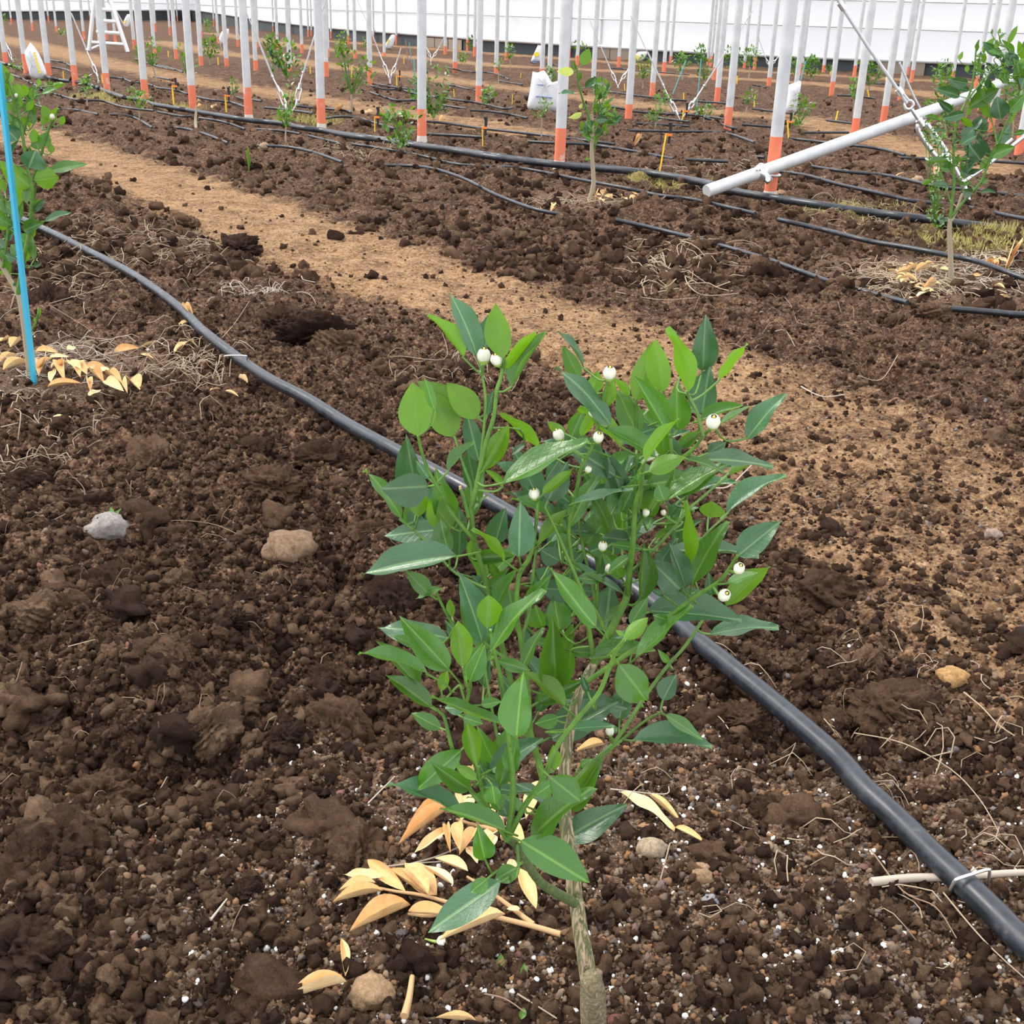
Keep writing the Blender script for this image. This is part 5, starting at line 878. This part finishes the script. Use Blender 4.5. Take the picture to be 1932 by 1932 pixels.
trees = [((823, 237), [(770, 150, 800, 190), (785, 115, 848, 190), (800, 160, 845, 215), (795, 195, 840, 222)], 260, (8, 14), 'dense sapling just right of the centre pole', 4.5),
         ((663, 212), [(628, 78, 650, 110), (640, 90, 670, 130), (670, 110, 705, 160), (645, 140, 695, 178)], 230, (7, 12), 'sapling with a bare trunk between the two poles left of centre', 4.5),
         ((540, 275), [(515, 205, 545, 228), (535, 160, 560, 215), (525, 215, 552, 240)], 130, (7, 12), 'small sapling tied to the brace left of centre', 3.5),
         ((550, 158), [(500, 65, 530, 110), (505, 75, 560, 135), (510, 100, 575, 150)], 260, (8, 13), 'wide leafy sapling behind the brace wires left of centre', 4),
         ((765, 292), [(722, 198, 745, 240), (745, 205, 790, 240), (730, 235, 775, 262), (735, 250, 772, 278)], 150, (10, 17), 'low bushy sapling left of the centre pole foot', 4),
         ((263, 220), [(240, 165, 258, 195), (250, 175, 282, 205)], 60, (7, 12), 'tiny forked sapling with few leaves at upper left', 3.5),
         ((164, 202), [(153, 142, 174, 182)], 60, (6, 11), 'small sapling between the left poles in front of the main pipe', 2.5),
         ((93, 190), [(85, 155, 105, 178)], 30, (6, 9), 'sparse sapling right of the printed white sack', 2),
         ((396, 122), [(380, 70, 410, 110)], 110, (6, 10), 'far sapling right of the pole behind the ladder', 2.5),
         ((440, 190), [(430, 145, 448, 180)], 50, (5, 9), 'little upright sapling on the second path', 2),
         ((295, 155), [(255, 92, 272, 125), (270, 70, 300, 110), (275, 100, 300, 125)], 130, (7, 11), 'leafy sapling beside the ladder with a slanting trunk', 3.5),
         ((350, 145), [(335, 85, 355, 120), (342, 110, 375, 140)], 80, (6, 10), 'sapling hidden behind the seventh near pole', 2.5),
         ((917, 208), [(906, 168, 934, 197)], 90, (6, 11), 'round sapling just right of a middle pole', 2.5),
         ((1022, 267), [(1008, 206, 1032, 222), (1018, 185, 1040, 212)], 60, (5, 9), 'thin sapling in front of the large white sack', 2.5),
         ((1236, 245), [(1220, 208, 1250, 230), (1235, 175, 1262, 212)], 100, (7, 12), 'sapling left of the large V of brace wires', 3),
         ((1327, 234), [(1312, 197, 1344, 222)], 70, (7, 12), 'sapling right of the large V of brace wires', 2.5),
         ((1212, 168), [(1195, 108, 1230, 135), (1203, 130, 1225, 150)], 110, (6, 10), 'far sapling growing in front of a white and yellow sack', 2.5),
         ((1288, 152), [(1270, 100, 1302, 135)], 120, (6, 9), 'far dark sapling left of the leaning teal stake', 2.5),
         ((1332, 165), [(1310, 85, 1330, 120), (1312, 112, 1345, 152)], 170, (6, 10), 'far tall sapling right of the upright teal stake', 3),
         ((1412, 152), [(1405, 88, 1432, 125)], 90, (6, 10), 'far sapling left of the nearest right pole', 2.5),
         ((1387, 145), [(1368, 85, 1400, 135)], 120, (6, 10), 'far dark sapling behind a middle pole at right', 2.5),
         ((1407, 213), [(1402, 170, 1430, 200)], 50, (7, 11), 'small sapling beside a yellow stake left of the nearest right pole', 2),
         ((1507, 240), [(1484, 225, 1512, 240), (1498, 178, 1522, 232), (1508, 195, 1535, 210)], 110, (8, 15), 'leafy sapling in front of the half hidden white sack', 3),
         ((1640, 172), [(1620, 105, 1662, 160)], 200, (7, 11), 'dense far sapling between the right poles', 3),
         ((1610, 215), [(1603, 150, 1622, 188)], 80, (7, 11), 'slim sapling hugging a right pole', 2.5),
         ((1530, 152), [(1515, 108, 1546, 148)], 150, (6, 10), 'far sapling with a dark teal stake', 2.5),
         ((1500, 150), [(1492, 105, 1508, 145)], 60, (6, 10), 'far sapling immediately right of the nearest right pole', 2.5),
         ((1566, 145), [(1558, 122, 1572, 136)], 30, (5, 8), 'tiny far sapling beside two right poles', 2),
         ((963, 130), [(951, 85, 970, 112)], 60, (5, 8), 'far sapling beside a teal cane near the back wall', 2),
         ((870, 122), [(861, 102, 881, 118)], 50, (5, 8), 'tiny low sapling left of a middle pole', 2),
         ((890, 104), [(884, 70, 896, 102)], 40, (5, 8), 'tiny far sapling in front of the long white wall', 2),
         ((941, 165), [(934, 112, 946, 135)], 40, (5, 8), 'tiny sapling clinging to a middle pole', 2),
         ((1104, 160), [(1095, 88, 1118, 125)], 0, (5, 8), None, 2),
         ((1044, 165), [(1032, 125, 1052, 155)], 90, (6, 10), 'dark sapling behind the large white sack', 2.5),
         ((1085, 110), [(1078, 80, 1106, 95)], 70, (5, 8), 'far sapling against the white wall behind the mid tree', 2),
         ((1142, 210), [(1120, 152, 1150, 188)], 110, (7, 11), 'yellowish sapling right behind the slim mid tree', 2.5),
         ((705, 95), [(682, 70, 694, 92)], 30, (5, 8), 'tiny far sapling near the wall left of centre', 2),
         ((645, 90), [(640, 60, 658, 86)], 40, (5, 8), 'tiny far sapling between two thin far poles', 2),
         ((420, 95), [(385, 35, 398, 60)], 40, (5, 8), 'tiny distant sapling near the back left wall', 2),
         ((22, 48), [(2, 28, 12, 45)], 20, (4, 7), 'tiny distant sapling at the upper left corner', 2),
         ((115, 72), [(110, 52, 122, 68)], 30, (4, 7), 'tiny distant sapling left of the ladder', 2),
         ((26, 138), [(18, 115, 45, 132)], 40, (5, 9), 'low sapling at the left edge behind the near poles', 2),
         ((1763, 435), [(1752, 270, 1790, 330), (1740, 225, 1780, 275), (1755, 330, 1785, 385), (1752, 385, 1782, 435)], 330, (7, 13), 'bright small leaved sapling directly behind the right tree', 3.5),
         ((1785, 262), [(1757, 115, 1800, 175), (1762, 160, 1810, 215), (1740, 190, 1780, 225)], 420, (7, 11), 'bright bushy sapling behind the upper right tree crown', 3.5),
         ((1690, 270), [(1900, 330, 1932, 345)], 0, (7, 11), None, 2),
         ((1910, 262), [(1892, 150, 1932, 215)], 120, (8, 13), 'leafy sapling at the right edge behind the tree crown', 3)]
for i, (b, tiers, n, Lp, lab, tw_) in enumerate(trees):
    if lab: small_tree(b, tiers, n, Lp, lab, 100+i, (LG, LB) if i % 3 else (LB, LG, LD), tw_)
# bare twig
p = gr(370, 241); o = MB().tube([gr(370, 243), pl(369, 225, p[1]), pl(371, 200, p[1])], [.011, .009, .007], 8).obj('bare_twig', MT['greybark']); tag(o, 'leafless grey sapling stem in front of the seventh near pole', 'twig')

# ---------------------------------------------------------------- dry leaves
def dleaf(bx, by, tx, ty, w, parent=None, lift=.008, label=None, group=None, curlmesh=None, tlift=None):
    B = onG(bx, by, lift); Tt = onG(tx, ty, (lift if tlift is None else tlift)); sc = mpp(B[1]/math.cos(math.atan2(by-966, F)+PIT)*.93)
    sc = np.linalg.norm(B-np.array([0, 0, CZ]))/F*.97
    up = np.array([random.uniform(-.4, .4), random.uniform(-.5, .15), 1.2])
    L = np.linalg.norm(Tt-B); ww = min(w*sc*1.15, L*.62)
    if parent is None:
        o = place_leaf(B, Tt, ww, 1, 'x', None, roll=random.uniform(-.4, .4), meshes=DM, name='dry_leaf', updir=up); tag(o, label, 'leaf', group)
    else: o = place_leaf(B, Tt, ww, 1, 'x', parent, roll=random.uniform(-.4, .4), meshes=DM, updir=up)
    return o
c6 = cv(500, 1480, 2.1467)
def twig(label, stems, leaves, cvt, sc, lift=.012):
    r_ = onG(*stems[0][0]); o = empty('fallen_twig', (r_[0], r_[1], r_[2]), label, 'twig')
    m = MB()
    for s in stems:
        P = smooth_path([onG(a, b, lift*.9+.006) for a, b in s], 3); m.tube(P, list(np.linspace(.0028, .0012, len(P))), 6)
    m.obj('stem', MT['tanstem'], o)
    for i, q in enumerate(leaves):
        b = cvt(q[0], q[1]); t = cvt(q[2], q[3]); dleaf(*b, *t, q[4]*sc, o, lift+random.uniform(0, .014))
    return o
twig('fallen branch with curled tan leaves left of the trunk foot', [[(1055, 1795), (1000, 1775), (920, 1755), (870, 1745), (800, 1725), (750, 1715), (710, 1705)], [(1005, 1772), (960, 1740), (920, 1715), (880, 1690)], [(870, 1745), (815, 1762), (770, 1755)]],
     [(590, 570, 345, 690, 95), (580, 600, 760, 620, 60), (480, 520, 275, 548, 50), (450, 488, 300, 512, 48), (480, 462, 318, 440, 40), (570, 500, 418, 370, 60), (660, 545, 550, 440, 75), (695, 520, 570, 390, 85), (970, 628, 705, 720, 75), (1095, 575, 1025, 410, 60), (820, 445, 685, 390, 52), (1030, 585, 975, 580, 20), (660, 520, 490, 415, 50), (940, 520, 890, 480, 45), (760, 500, 640, 430, 60)], c6, 1/2.1467)
twig('upper heap of dead tan leaves on a twig behind the low branch', [[(948, 1620), (945, 1570), (938, 1530), (925, 1500)], [(945, 1600), (900, 1590), (860, 1580)]],
     [(740, 150, 573, 260, 55), (745, 200, 540, 372, 48), (740, 285, 600, 392, 36), (800, 140, 792, 262, 85), (735, 280, 750, 400, 34), (780, 262, 788, 388, 50), (850, 255, 785, 385, 44), (940, 235, 850, 325, 50), (930, 310, 870, 398, 40), (850, 20, 812, 90, 42), (920, 80, 940, 150, 34), (985, 240, 1050, 370, 52), (1120, 60, 1055, 215, 62), (820, 330, 860, 395, 40), (880, 190, 930, 240, 60), (1000, 380, 985, 450, 38)], c6, 1/2.1467, .016)
loose = [((1170, 1512), (1272, 1577), 24, 'long curled tan leaf right of the trunk behind the dark green leaf'), ((1222, 1512), (1282, 1560), 14, 'thin twisted dry leaf, upper one of the pair right of the trunk'), ((1272, 1573), (1330, 1599), 13, 'narrow dry leaf tip, lowest of the pair right of the trunk'),
         ((655, 1870), (533, 1912), 24, 'curled tan leaf lying at the bottom left of the litter'), ((560, 1886), (617, 1878), 6, 'sliver of dry leaf just above the bottom left curled leaf'), ((652, 1856), (644, 1790), 17, 'upright folded dry leaf above the bottom left curled leaf'),
         ((900, 1934), (820, 1928), 14, 'tan leaf cut by the bottom frame edge'), ((1140, 1412), (1085, 1427), 20, 'curled tan leaf right behind the upper trunk'), ((1118, 1465), (1110, 1478), 18, 'brownish dry leaf against the trunk below the curled one'), ((345, 605), (368, 625), 12, 'small dry leaf beside the black pipe above the staple'),
         ((1880, 500), (1862, 490), 9, 'dry leaf standing left of its pair beside the right tree hose'), ((1893, 520), (1905, 482), 14, 'upright pointed dry leaf behind the right hose')]
for b, t, w_, lab in loose: dleaf(*b, *t, w_, None, .008, lab)
G1 = 'dry leaves heaped at the foot of the left tree'
for q in [(20, 1210, 180, 1170, 70), (0, 1160, 110, 1130, 50), (200, 1110, 330, 1120, 50), (270, 1300, 460, 1290, 45), (180, 1230, 300, 1150, 60), (280, 1150, 390, 1140, 60), (290, 1200, 400, 1180, 60), (350, 1180, 370, 1270, 60), (400, 1190, 460, 1270, 50), (480, 1190, 610, 1215, 55), (500, 1370, 585, 1320, 42), (520, 1240, 590, 1300, 60), (600, 1300, 700, 1350, 60), (730, 1280, 790, 1345, 80), (290, 1285, 320, 1210, 35), (600, 1240, 690, 1285, 55), (620, 1220, 530, 1230, 55), (440, 1200, 500, 1260, 50), (690, 1290, 720, 1360, 36), (240, 1160, 220, 1240, 50), (490, 1280, 510, 1340, 30), (10, 1060, 60, 1030, 40), (60, 1080, 120, 1020, 40), (380, 1110, 430, 1100, 50)]:
    b = l2(q[0], q[1]); t = l2(q[2], q[3]); dleaf(*b, *t, q[4]/2.972, None, random.uniform(.006, .022), 'dry tan leaf in the heap at the foot of the left tree', G1)
for q, lab in [((640, 1100, 780, 1080, 50), 'left one of two joined dry leaves right of the left heap'), ((790, 1085, 900, 1055, 60), 'right one of two joined dry leaves right of the left heap'), ((980, 1115, 1090, 1050, 40), 'tan leaf lying left of the wire staple'), ((1010, 925, 1080, 945, 40), 'pale dry leaf half under the pipe above the staple'), ((790, 1135, 865, 1145, 20), 'narrow dry leaf just below the two joined ones'), ((1340, 1250, 1390, 1275, 25), 'brown dry leaf below the staple on the pipe'), ((300, 1475, 400, 1460, 35), 'pale dry leaf lying alone below the left heap'), ((1180, 1330, 1240, 1325, 30), 'small tan leaf at the end of the straw tangle'), ((1260, 1330, 1340, 1350, 25), 'thin pale leaf below the staple straw tangle')]:
    b = l2(q[0], q[1]); t = l2(q[2], q[3]); dleaf(*b, *t, q[4]/2.972, None, .01, lab)
rr = random.Random(9)
for k in range(26):
    x = rr.gauss(1725, 33); y = rr.uniform(515, 578) if x > 1690 else rr.uniform(515, 545); an = rr.uniform(-.5, .5)+(math.pi if rr.random() < .5 else 0); L = rr.uniform(16, 30)
    dleaf(x, y, x+L*math.cos(an), y+L*math.sin(an)*.6, rr.uniform(8, 12), None, rr.uniform(.01, .035), 'dry tan leaf in the litter left of the right tree trunk', 'dry leaves left of the right tree trunk')
for k in range(9):
    x = rr.uniform(1845, 1905); y = rr.uniform(500, 575); an = rr.uniform(0, 6.28); L = rr.uniform(14, 26)
    dleaf(x, y, x+L*math.cos(an), y+L*math.sin(an)*.6, rr.uniform(7, 11), None, .012, 'dry tan leaf in the litter right of the right tree trunk', 'dry leaves right of the right tree trunk')
for k in range(16):
    x, y = (rr.uniform(1115, 1195), rr.uniform(368, 385)) if k < 11 else (rr.uniform(1010, 1085), rr.uniform(388, 404)); an = rr.uniform(0, 6.28); L = rr.uniform(10, 20)
    dleaf(x, y, x+L*math.cos(an), y+L*math.sin(an)*.5, rr.uniform(6, 10), None, .012, *(('dry tan leaf lying right of the slim mid tree trunk', 'dry leaves right of the mid tree') if k < 11 else ('dry tan leaf lying on the hose left of the slim mid tree', 'dry leaves left of the mid tree')))
for i, (x, y) in enumerate([(1195, 128+150), (365, 203), (372, 205), (628, 219), (690, 216), (808, 228), (828, 232), (400, 203), (1760, 345), (1690, 335)]):
    dleaf(x, y, x+14, y-3, 6, None, .012, '%s from the left of the scattered far dry leaves beyond the main pipe' % nth(sorted([1195, 365, 372, 628, 690, 808, 828, 400, 1760, 1690]).index(x)), 'scattered far dry leaves')
# ---------------------------------------------------------------- sticks and straw
def stick(px, r, mat, label, name='dry_straw', cat='straw', lift=.01):
    P = smooth_path([onG(a, b, lift+r) for a, b in px], 5); r = r*(.62 if name == 'dry_straw' else 1); o = MB().tube(P, list(np.linspace(r, r*.6, len(P))), 6).obj(name, MT[mat]); tag(o, label, cat); return o
for px, r, mat, lab in [([(1815, 1322), (1850, 1350), (1880, 1380), (1908, 1415)], .0016, 'straw', 'straight pale straw right of the orange stone'), ([(1610, 1390), (1700, 1420), (1790, 1465), (1845, 1520), (1880, 1590)], .0014, 'straw', 'long curving straw right of the black pipe'),
        ([(1330, 935), (1370, 932), (1400, 905), (1425, 880)], .0026, 'greystick', 'bent pale root lying on the path beside the tree crown'), ([(1618, 720), (1665, 700), (1692, 682)], .0024, 'straw', 'kinked pale twig on the upper path edge'), ([(265, 1542), (290, 1500), (316, 1472)], .0015, 'straw', 'straight straw propped on the left clods'),
        ([(105, 1000), (150, 960), (160, 935), (130, 905)], .0012, 'straw2', 'hooked thin root at the left above the grey stone'), ([(240, 1010), (330, 985), (400, 995), (450, 1022)], .0012, 'straw2', 'thin root arching right of the grey stone'), ([(695, 1540), (745, 1485)], .0015, 'greystick', 'pale straw meeting the lowest left green leaf'),
        ([(400, 1760), (430, 1718)], .0022, 'greystick', 'short bleached straw at the lower left'), ([(1770, 1700), (1850, 1800), (1932, 1872)], .0014, 'straw', 'long straw below the bleached stick at lower right'), ([(1305, 1345), (1350, 1372), (1372, 1395)], .0016, 'straw', 'tan straw left of the black pipe below the tree'),
        ([(1510, 740), (1550, 760), (1592, 752)], .0028, 'greystick', 'pale twisted root fragment on the path at right'), ([(0, 832), (35, 808)], .0024, 'straw', 'straw at the left frame edge'), ([(130, 1232), (182, 1222)], .0015, 'straw', 'short straw on the dark soil at left'), ([(205, 628), (230, 600), (277, 604)], .0016, 'straw2', 'arched brown root left of the black pipe'),
        ([(95, 595), (200, 555), (240, 540)], .0014, 'straw', 'thin straw crossing the soil near the blue stake'), ([(420, 645), (445, 620), (472, 588)], .0016, 'straw', 'straw leaning on the pipe above the staple'), ([(1160, 562), (1240, 576), (1312, 582)], .0022, 'straw', 'long pale straw on the upper path edge'), ([(1290, 530), (1300, 560), (1330, 568), (1392, 568)], .0030, 'straw', 'curled pale straw left of the right hoses'),
        ([(1480, 570), (1492, 590), (1502, 615)], .0018, 'straw2', 'short dark straw on the soil above the path'), ([(1460, 640), (1480, 640), (1500, 655)], .0024, 'straw', 'curved pale straw right of the top leaf'), ([(95, 597), (160, 625), (172, 632)], .0014, 'straw2', 'brown root right of the blue stake'), ([(740, 700), (742, 680), (838, 690), (835, 640)], .0014, 'straw', 'thin root standing behind the left crown'),
        ([(770, 1660), (830, 1640), (900, 1605), (990, 1560)], .0016, 'greystick', 'thin grey twig lying across the dead leaf heap'), ([(685, 1662), (760, 1662), (850, 1655)], .0015, 'greystick', 'second grey twig left of the dead leaf heap'), ([(1150, 1510), (1250, 1513), (1260, 1500)], .0014, 'greystick', 'thin grey twig right of the trunk'), ([(900, 1890), (950, 1905), (990, 1930)], .0014, 'straw2', 'thin dark root near the bottom edge'),
        ([(975, 1895), (1020, 1915), (1050, 1935)], .0014, 'straw', 'thin root left of the trunk foot'), ([(1640, 1620), (1700, 1700), (1760, 1735), (1800, 1790)], .0014, 'straw2', 'brown root passing under the bleached stick')]:
    stick(px, r, mat, lab)
stick([(1640, 1684), (1720, 1680), (1800, 1678), (1870, 1672), (1940, 1668), (2000, 1672)], .0046, 'greystick', 'bleached stick lying under the black pipe at lower right', 'bleached_stick', 'stick', .006)
stick([(763, 1945), (772, 1905), (778, 1868)], .0035, 'tanstem', 'upright tan stem piece at the bottom edge', 'tan_stem', 'stick', .012)
def litter(px, py, sx, sy, n, L, r, mat, label):
    m = MB(); q = random.Random(int(px))
    for _ in range(int(n*1.5)):
        x = q.gauss(px, sx); y = q.gauss(py, sy); g = gr(x, y); a = q.uniform(0, 6.28); l = q.uniform(.4, 1)*L; c = q.gauss(0, .9); pts = []
        X, Y_ = g[0], g[1]
        for k in range(5):
            pts.append((X, Y_, 0)); X += math.cos(a)*l/4; Y_ += math.sin(a)*l/4; a += c*.5
        h = terr(np.array([p_[0] for p_ in pts]), np.array([p_[1] for p_ in pts]))[0]; bow = q.uniform(0, .02)
        m.tube([(p_[0], p_[1], h[k]+.006+bow*math.sin(k/4*math.pi)) for k, p_ in enumerate(pts)], r*q.uniform(.35, .9), 4)
    o = m.obj('straw_litter', MT[mat]); tag(o, label, 'straw', kind='stuff')
litter(300, 470, 90, 25, 110, .12, .0016, 'straw', 'dry pale straw litter on the soil right of the left tree')
litter(100, 520, 60, 30, 50, .12, .0015, 'straw', 'dry straw litter around the lower left tree leaves')
litter(375, 700, 35, 22, 60, .10, .0014, 'straw', 'tangle of dry straw below the wire staple')
litter(110, 690, 90, 30, 70, .10, .0012, 'greystick', 'grey root litter under the left dry leaves')
litter(480, 552, 40, 8, 25, .10, .0016, 'greystick', 'pale root tuft at the path edge left of centre')
litter(1270, 510, 45, 26, 70, .16, .0022, 'straw', 'tangle of dry straw between the two drip hoses')
litter(1720, 530, 60, 18, 170, .14, .0020, 'straw', 'brown straw litter around the right tree foot')
litter(1870, 520, 40, 20, 80, .12, .0018, 'greystick', 'grey straw litter right of the right tree foot')
litter(1110, 385, 60, 10, 60, .12, .0020, 'straw', 'straw litter around the slim mid tree')
litter(700, 290, 60, 8, 40, .14, .0022, 'straw', 'straw litter under the low bushy sapling')
litter(1600, 410, 80, 12, 60, .14, .0022, 'straw', 'straw litter beside the thick main pipe')
litter(1400, 320, 100, 15, 40, .14, .0024, 'greystick', 'straw litter behind the clamped pole')
litter(880, 700, 60, 30, 25, .07, .0012, 'straw', 'thin straw bits behind the tree crown')
litter(1500, 620, 150, 40, 25, .08, .0014, 'straw2', 'thin brown straw bits on the path')
litter(300, 1100, 250, 250, 60, .05, .0008, 'straw2', 'tiny root fibres on the left soil')
litter(1700, 1500, 180, 220, 60, .06, .0009, 'straw', 'tiny root fibres on the right soil')
litter(80, 830, 80, 40, 30, .07, .0013, 'straw', 'straw bits below the left heap')
# moss tufts
def moss(px, py, sx, sy, n, hgt, label):
    m = MB(); q = random.Random(int(px+py))
    for _ in range(n):
        x = q.gauss(px, sx); y = q.gauss(py, sy); g = gr(x, y); h = Hs(g[0], g[1]); a = q.uniform(0, 6.28); l = hgt*q.uniform(.5, 1.2)
        d = np.array([math.cos(a)*.7, math.sin(a)*.7, 1.]); s = np.array([-math.sin(a), math.cos(a), 0])*.0022; b = np.array([g[0], g[1], h-.004])
        m.add([b-s, b+s, b+d*l*.6+s*.6, b+d*l], [(0, 1, 2), (0, 2, 3)])
    o = m.obj('moss_tuft', MT['moss'], None, False); tag(o, label, 'moss', kind='stuff')
moss(1860, 458, 55, 12, 1500, .035, 'yellowish moss patch along the thick pipe at right')
moss(585, 229, 22, 5, 500, .05, 'yellowish grass patch left of the brace tied sapling')
moss(1240, 345, 40, 6, 400, .03, 'yellowish moss patch below the slanting tube end')
moss(1620, 400, 60, 7, 500, .03, 'yellowish moss strip behind the thick main pipe')
moss(205, 187, 25, 6, 300, .04, 'yellowish moss around the left near poles')
moss(330, 205, 40, 4, 250, .04, 'yellowish moss along the main pipe at left')
# fallen flower and white petal
for (x, y, lab) in [((823), 1794, 'white fallen flower with a green calyx beside the dry leaf')]:
    c = onG(x, y, .008); o = empty('fallen_flower', tuple(c), lab, 'flower'); m = MB()
    for k in range(4):
        a = -.6+k*.45; d = np.array([math.cos(a), math.sin(a), .25]); m.tube([c, c+d*.004, c+d*.008], [.0006, .0022, .0012], 8)
    m.obj('petals', MT['petal'], o); MB().tube([c, c+np.array([-.004, .001, .0]), c+np.array([-.010, .002, .001])], [.0016, .0012, .0007], 8).obj('calyx', MT['calyx'], o)
for x, y, lab in [(941, 1828, 'green leaf scrap below the fallen flower'), (985, 1845, 'small green scrap left of the trunk foot'), (983, 1925, 'green leaf tip at the bottom edge'), (470, 322, 'green weed on the upper path')]:
    b = onG(x, y+10, .006); t = onG(x+4, y-10, .010); o = place_leaf(b, t, .006, 1, 'b', None, roll=0, meshes=LM['b'], name='green_scrap', updir=(0, -.4, 1)); tag(o, lab, 'leaf')
pw = gr(215, 1000); sw = empty('weed_seedling', (pw[0], pw[1], H(pw[0], pw[1])), 'tiny green seedling above the grey stone', 'weed')
for a, b in (((215, 1002), (198, 992)), ((215, 1002), (232, 990)), ((215, 1002), (212, 985))): place_leaf(onG(*a, .01), onG(*b, .016), .008, 1, 'g', sw, roll=0, meshes=LM['b'], updir=(0, -.5, 1))
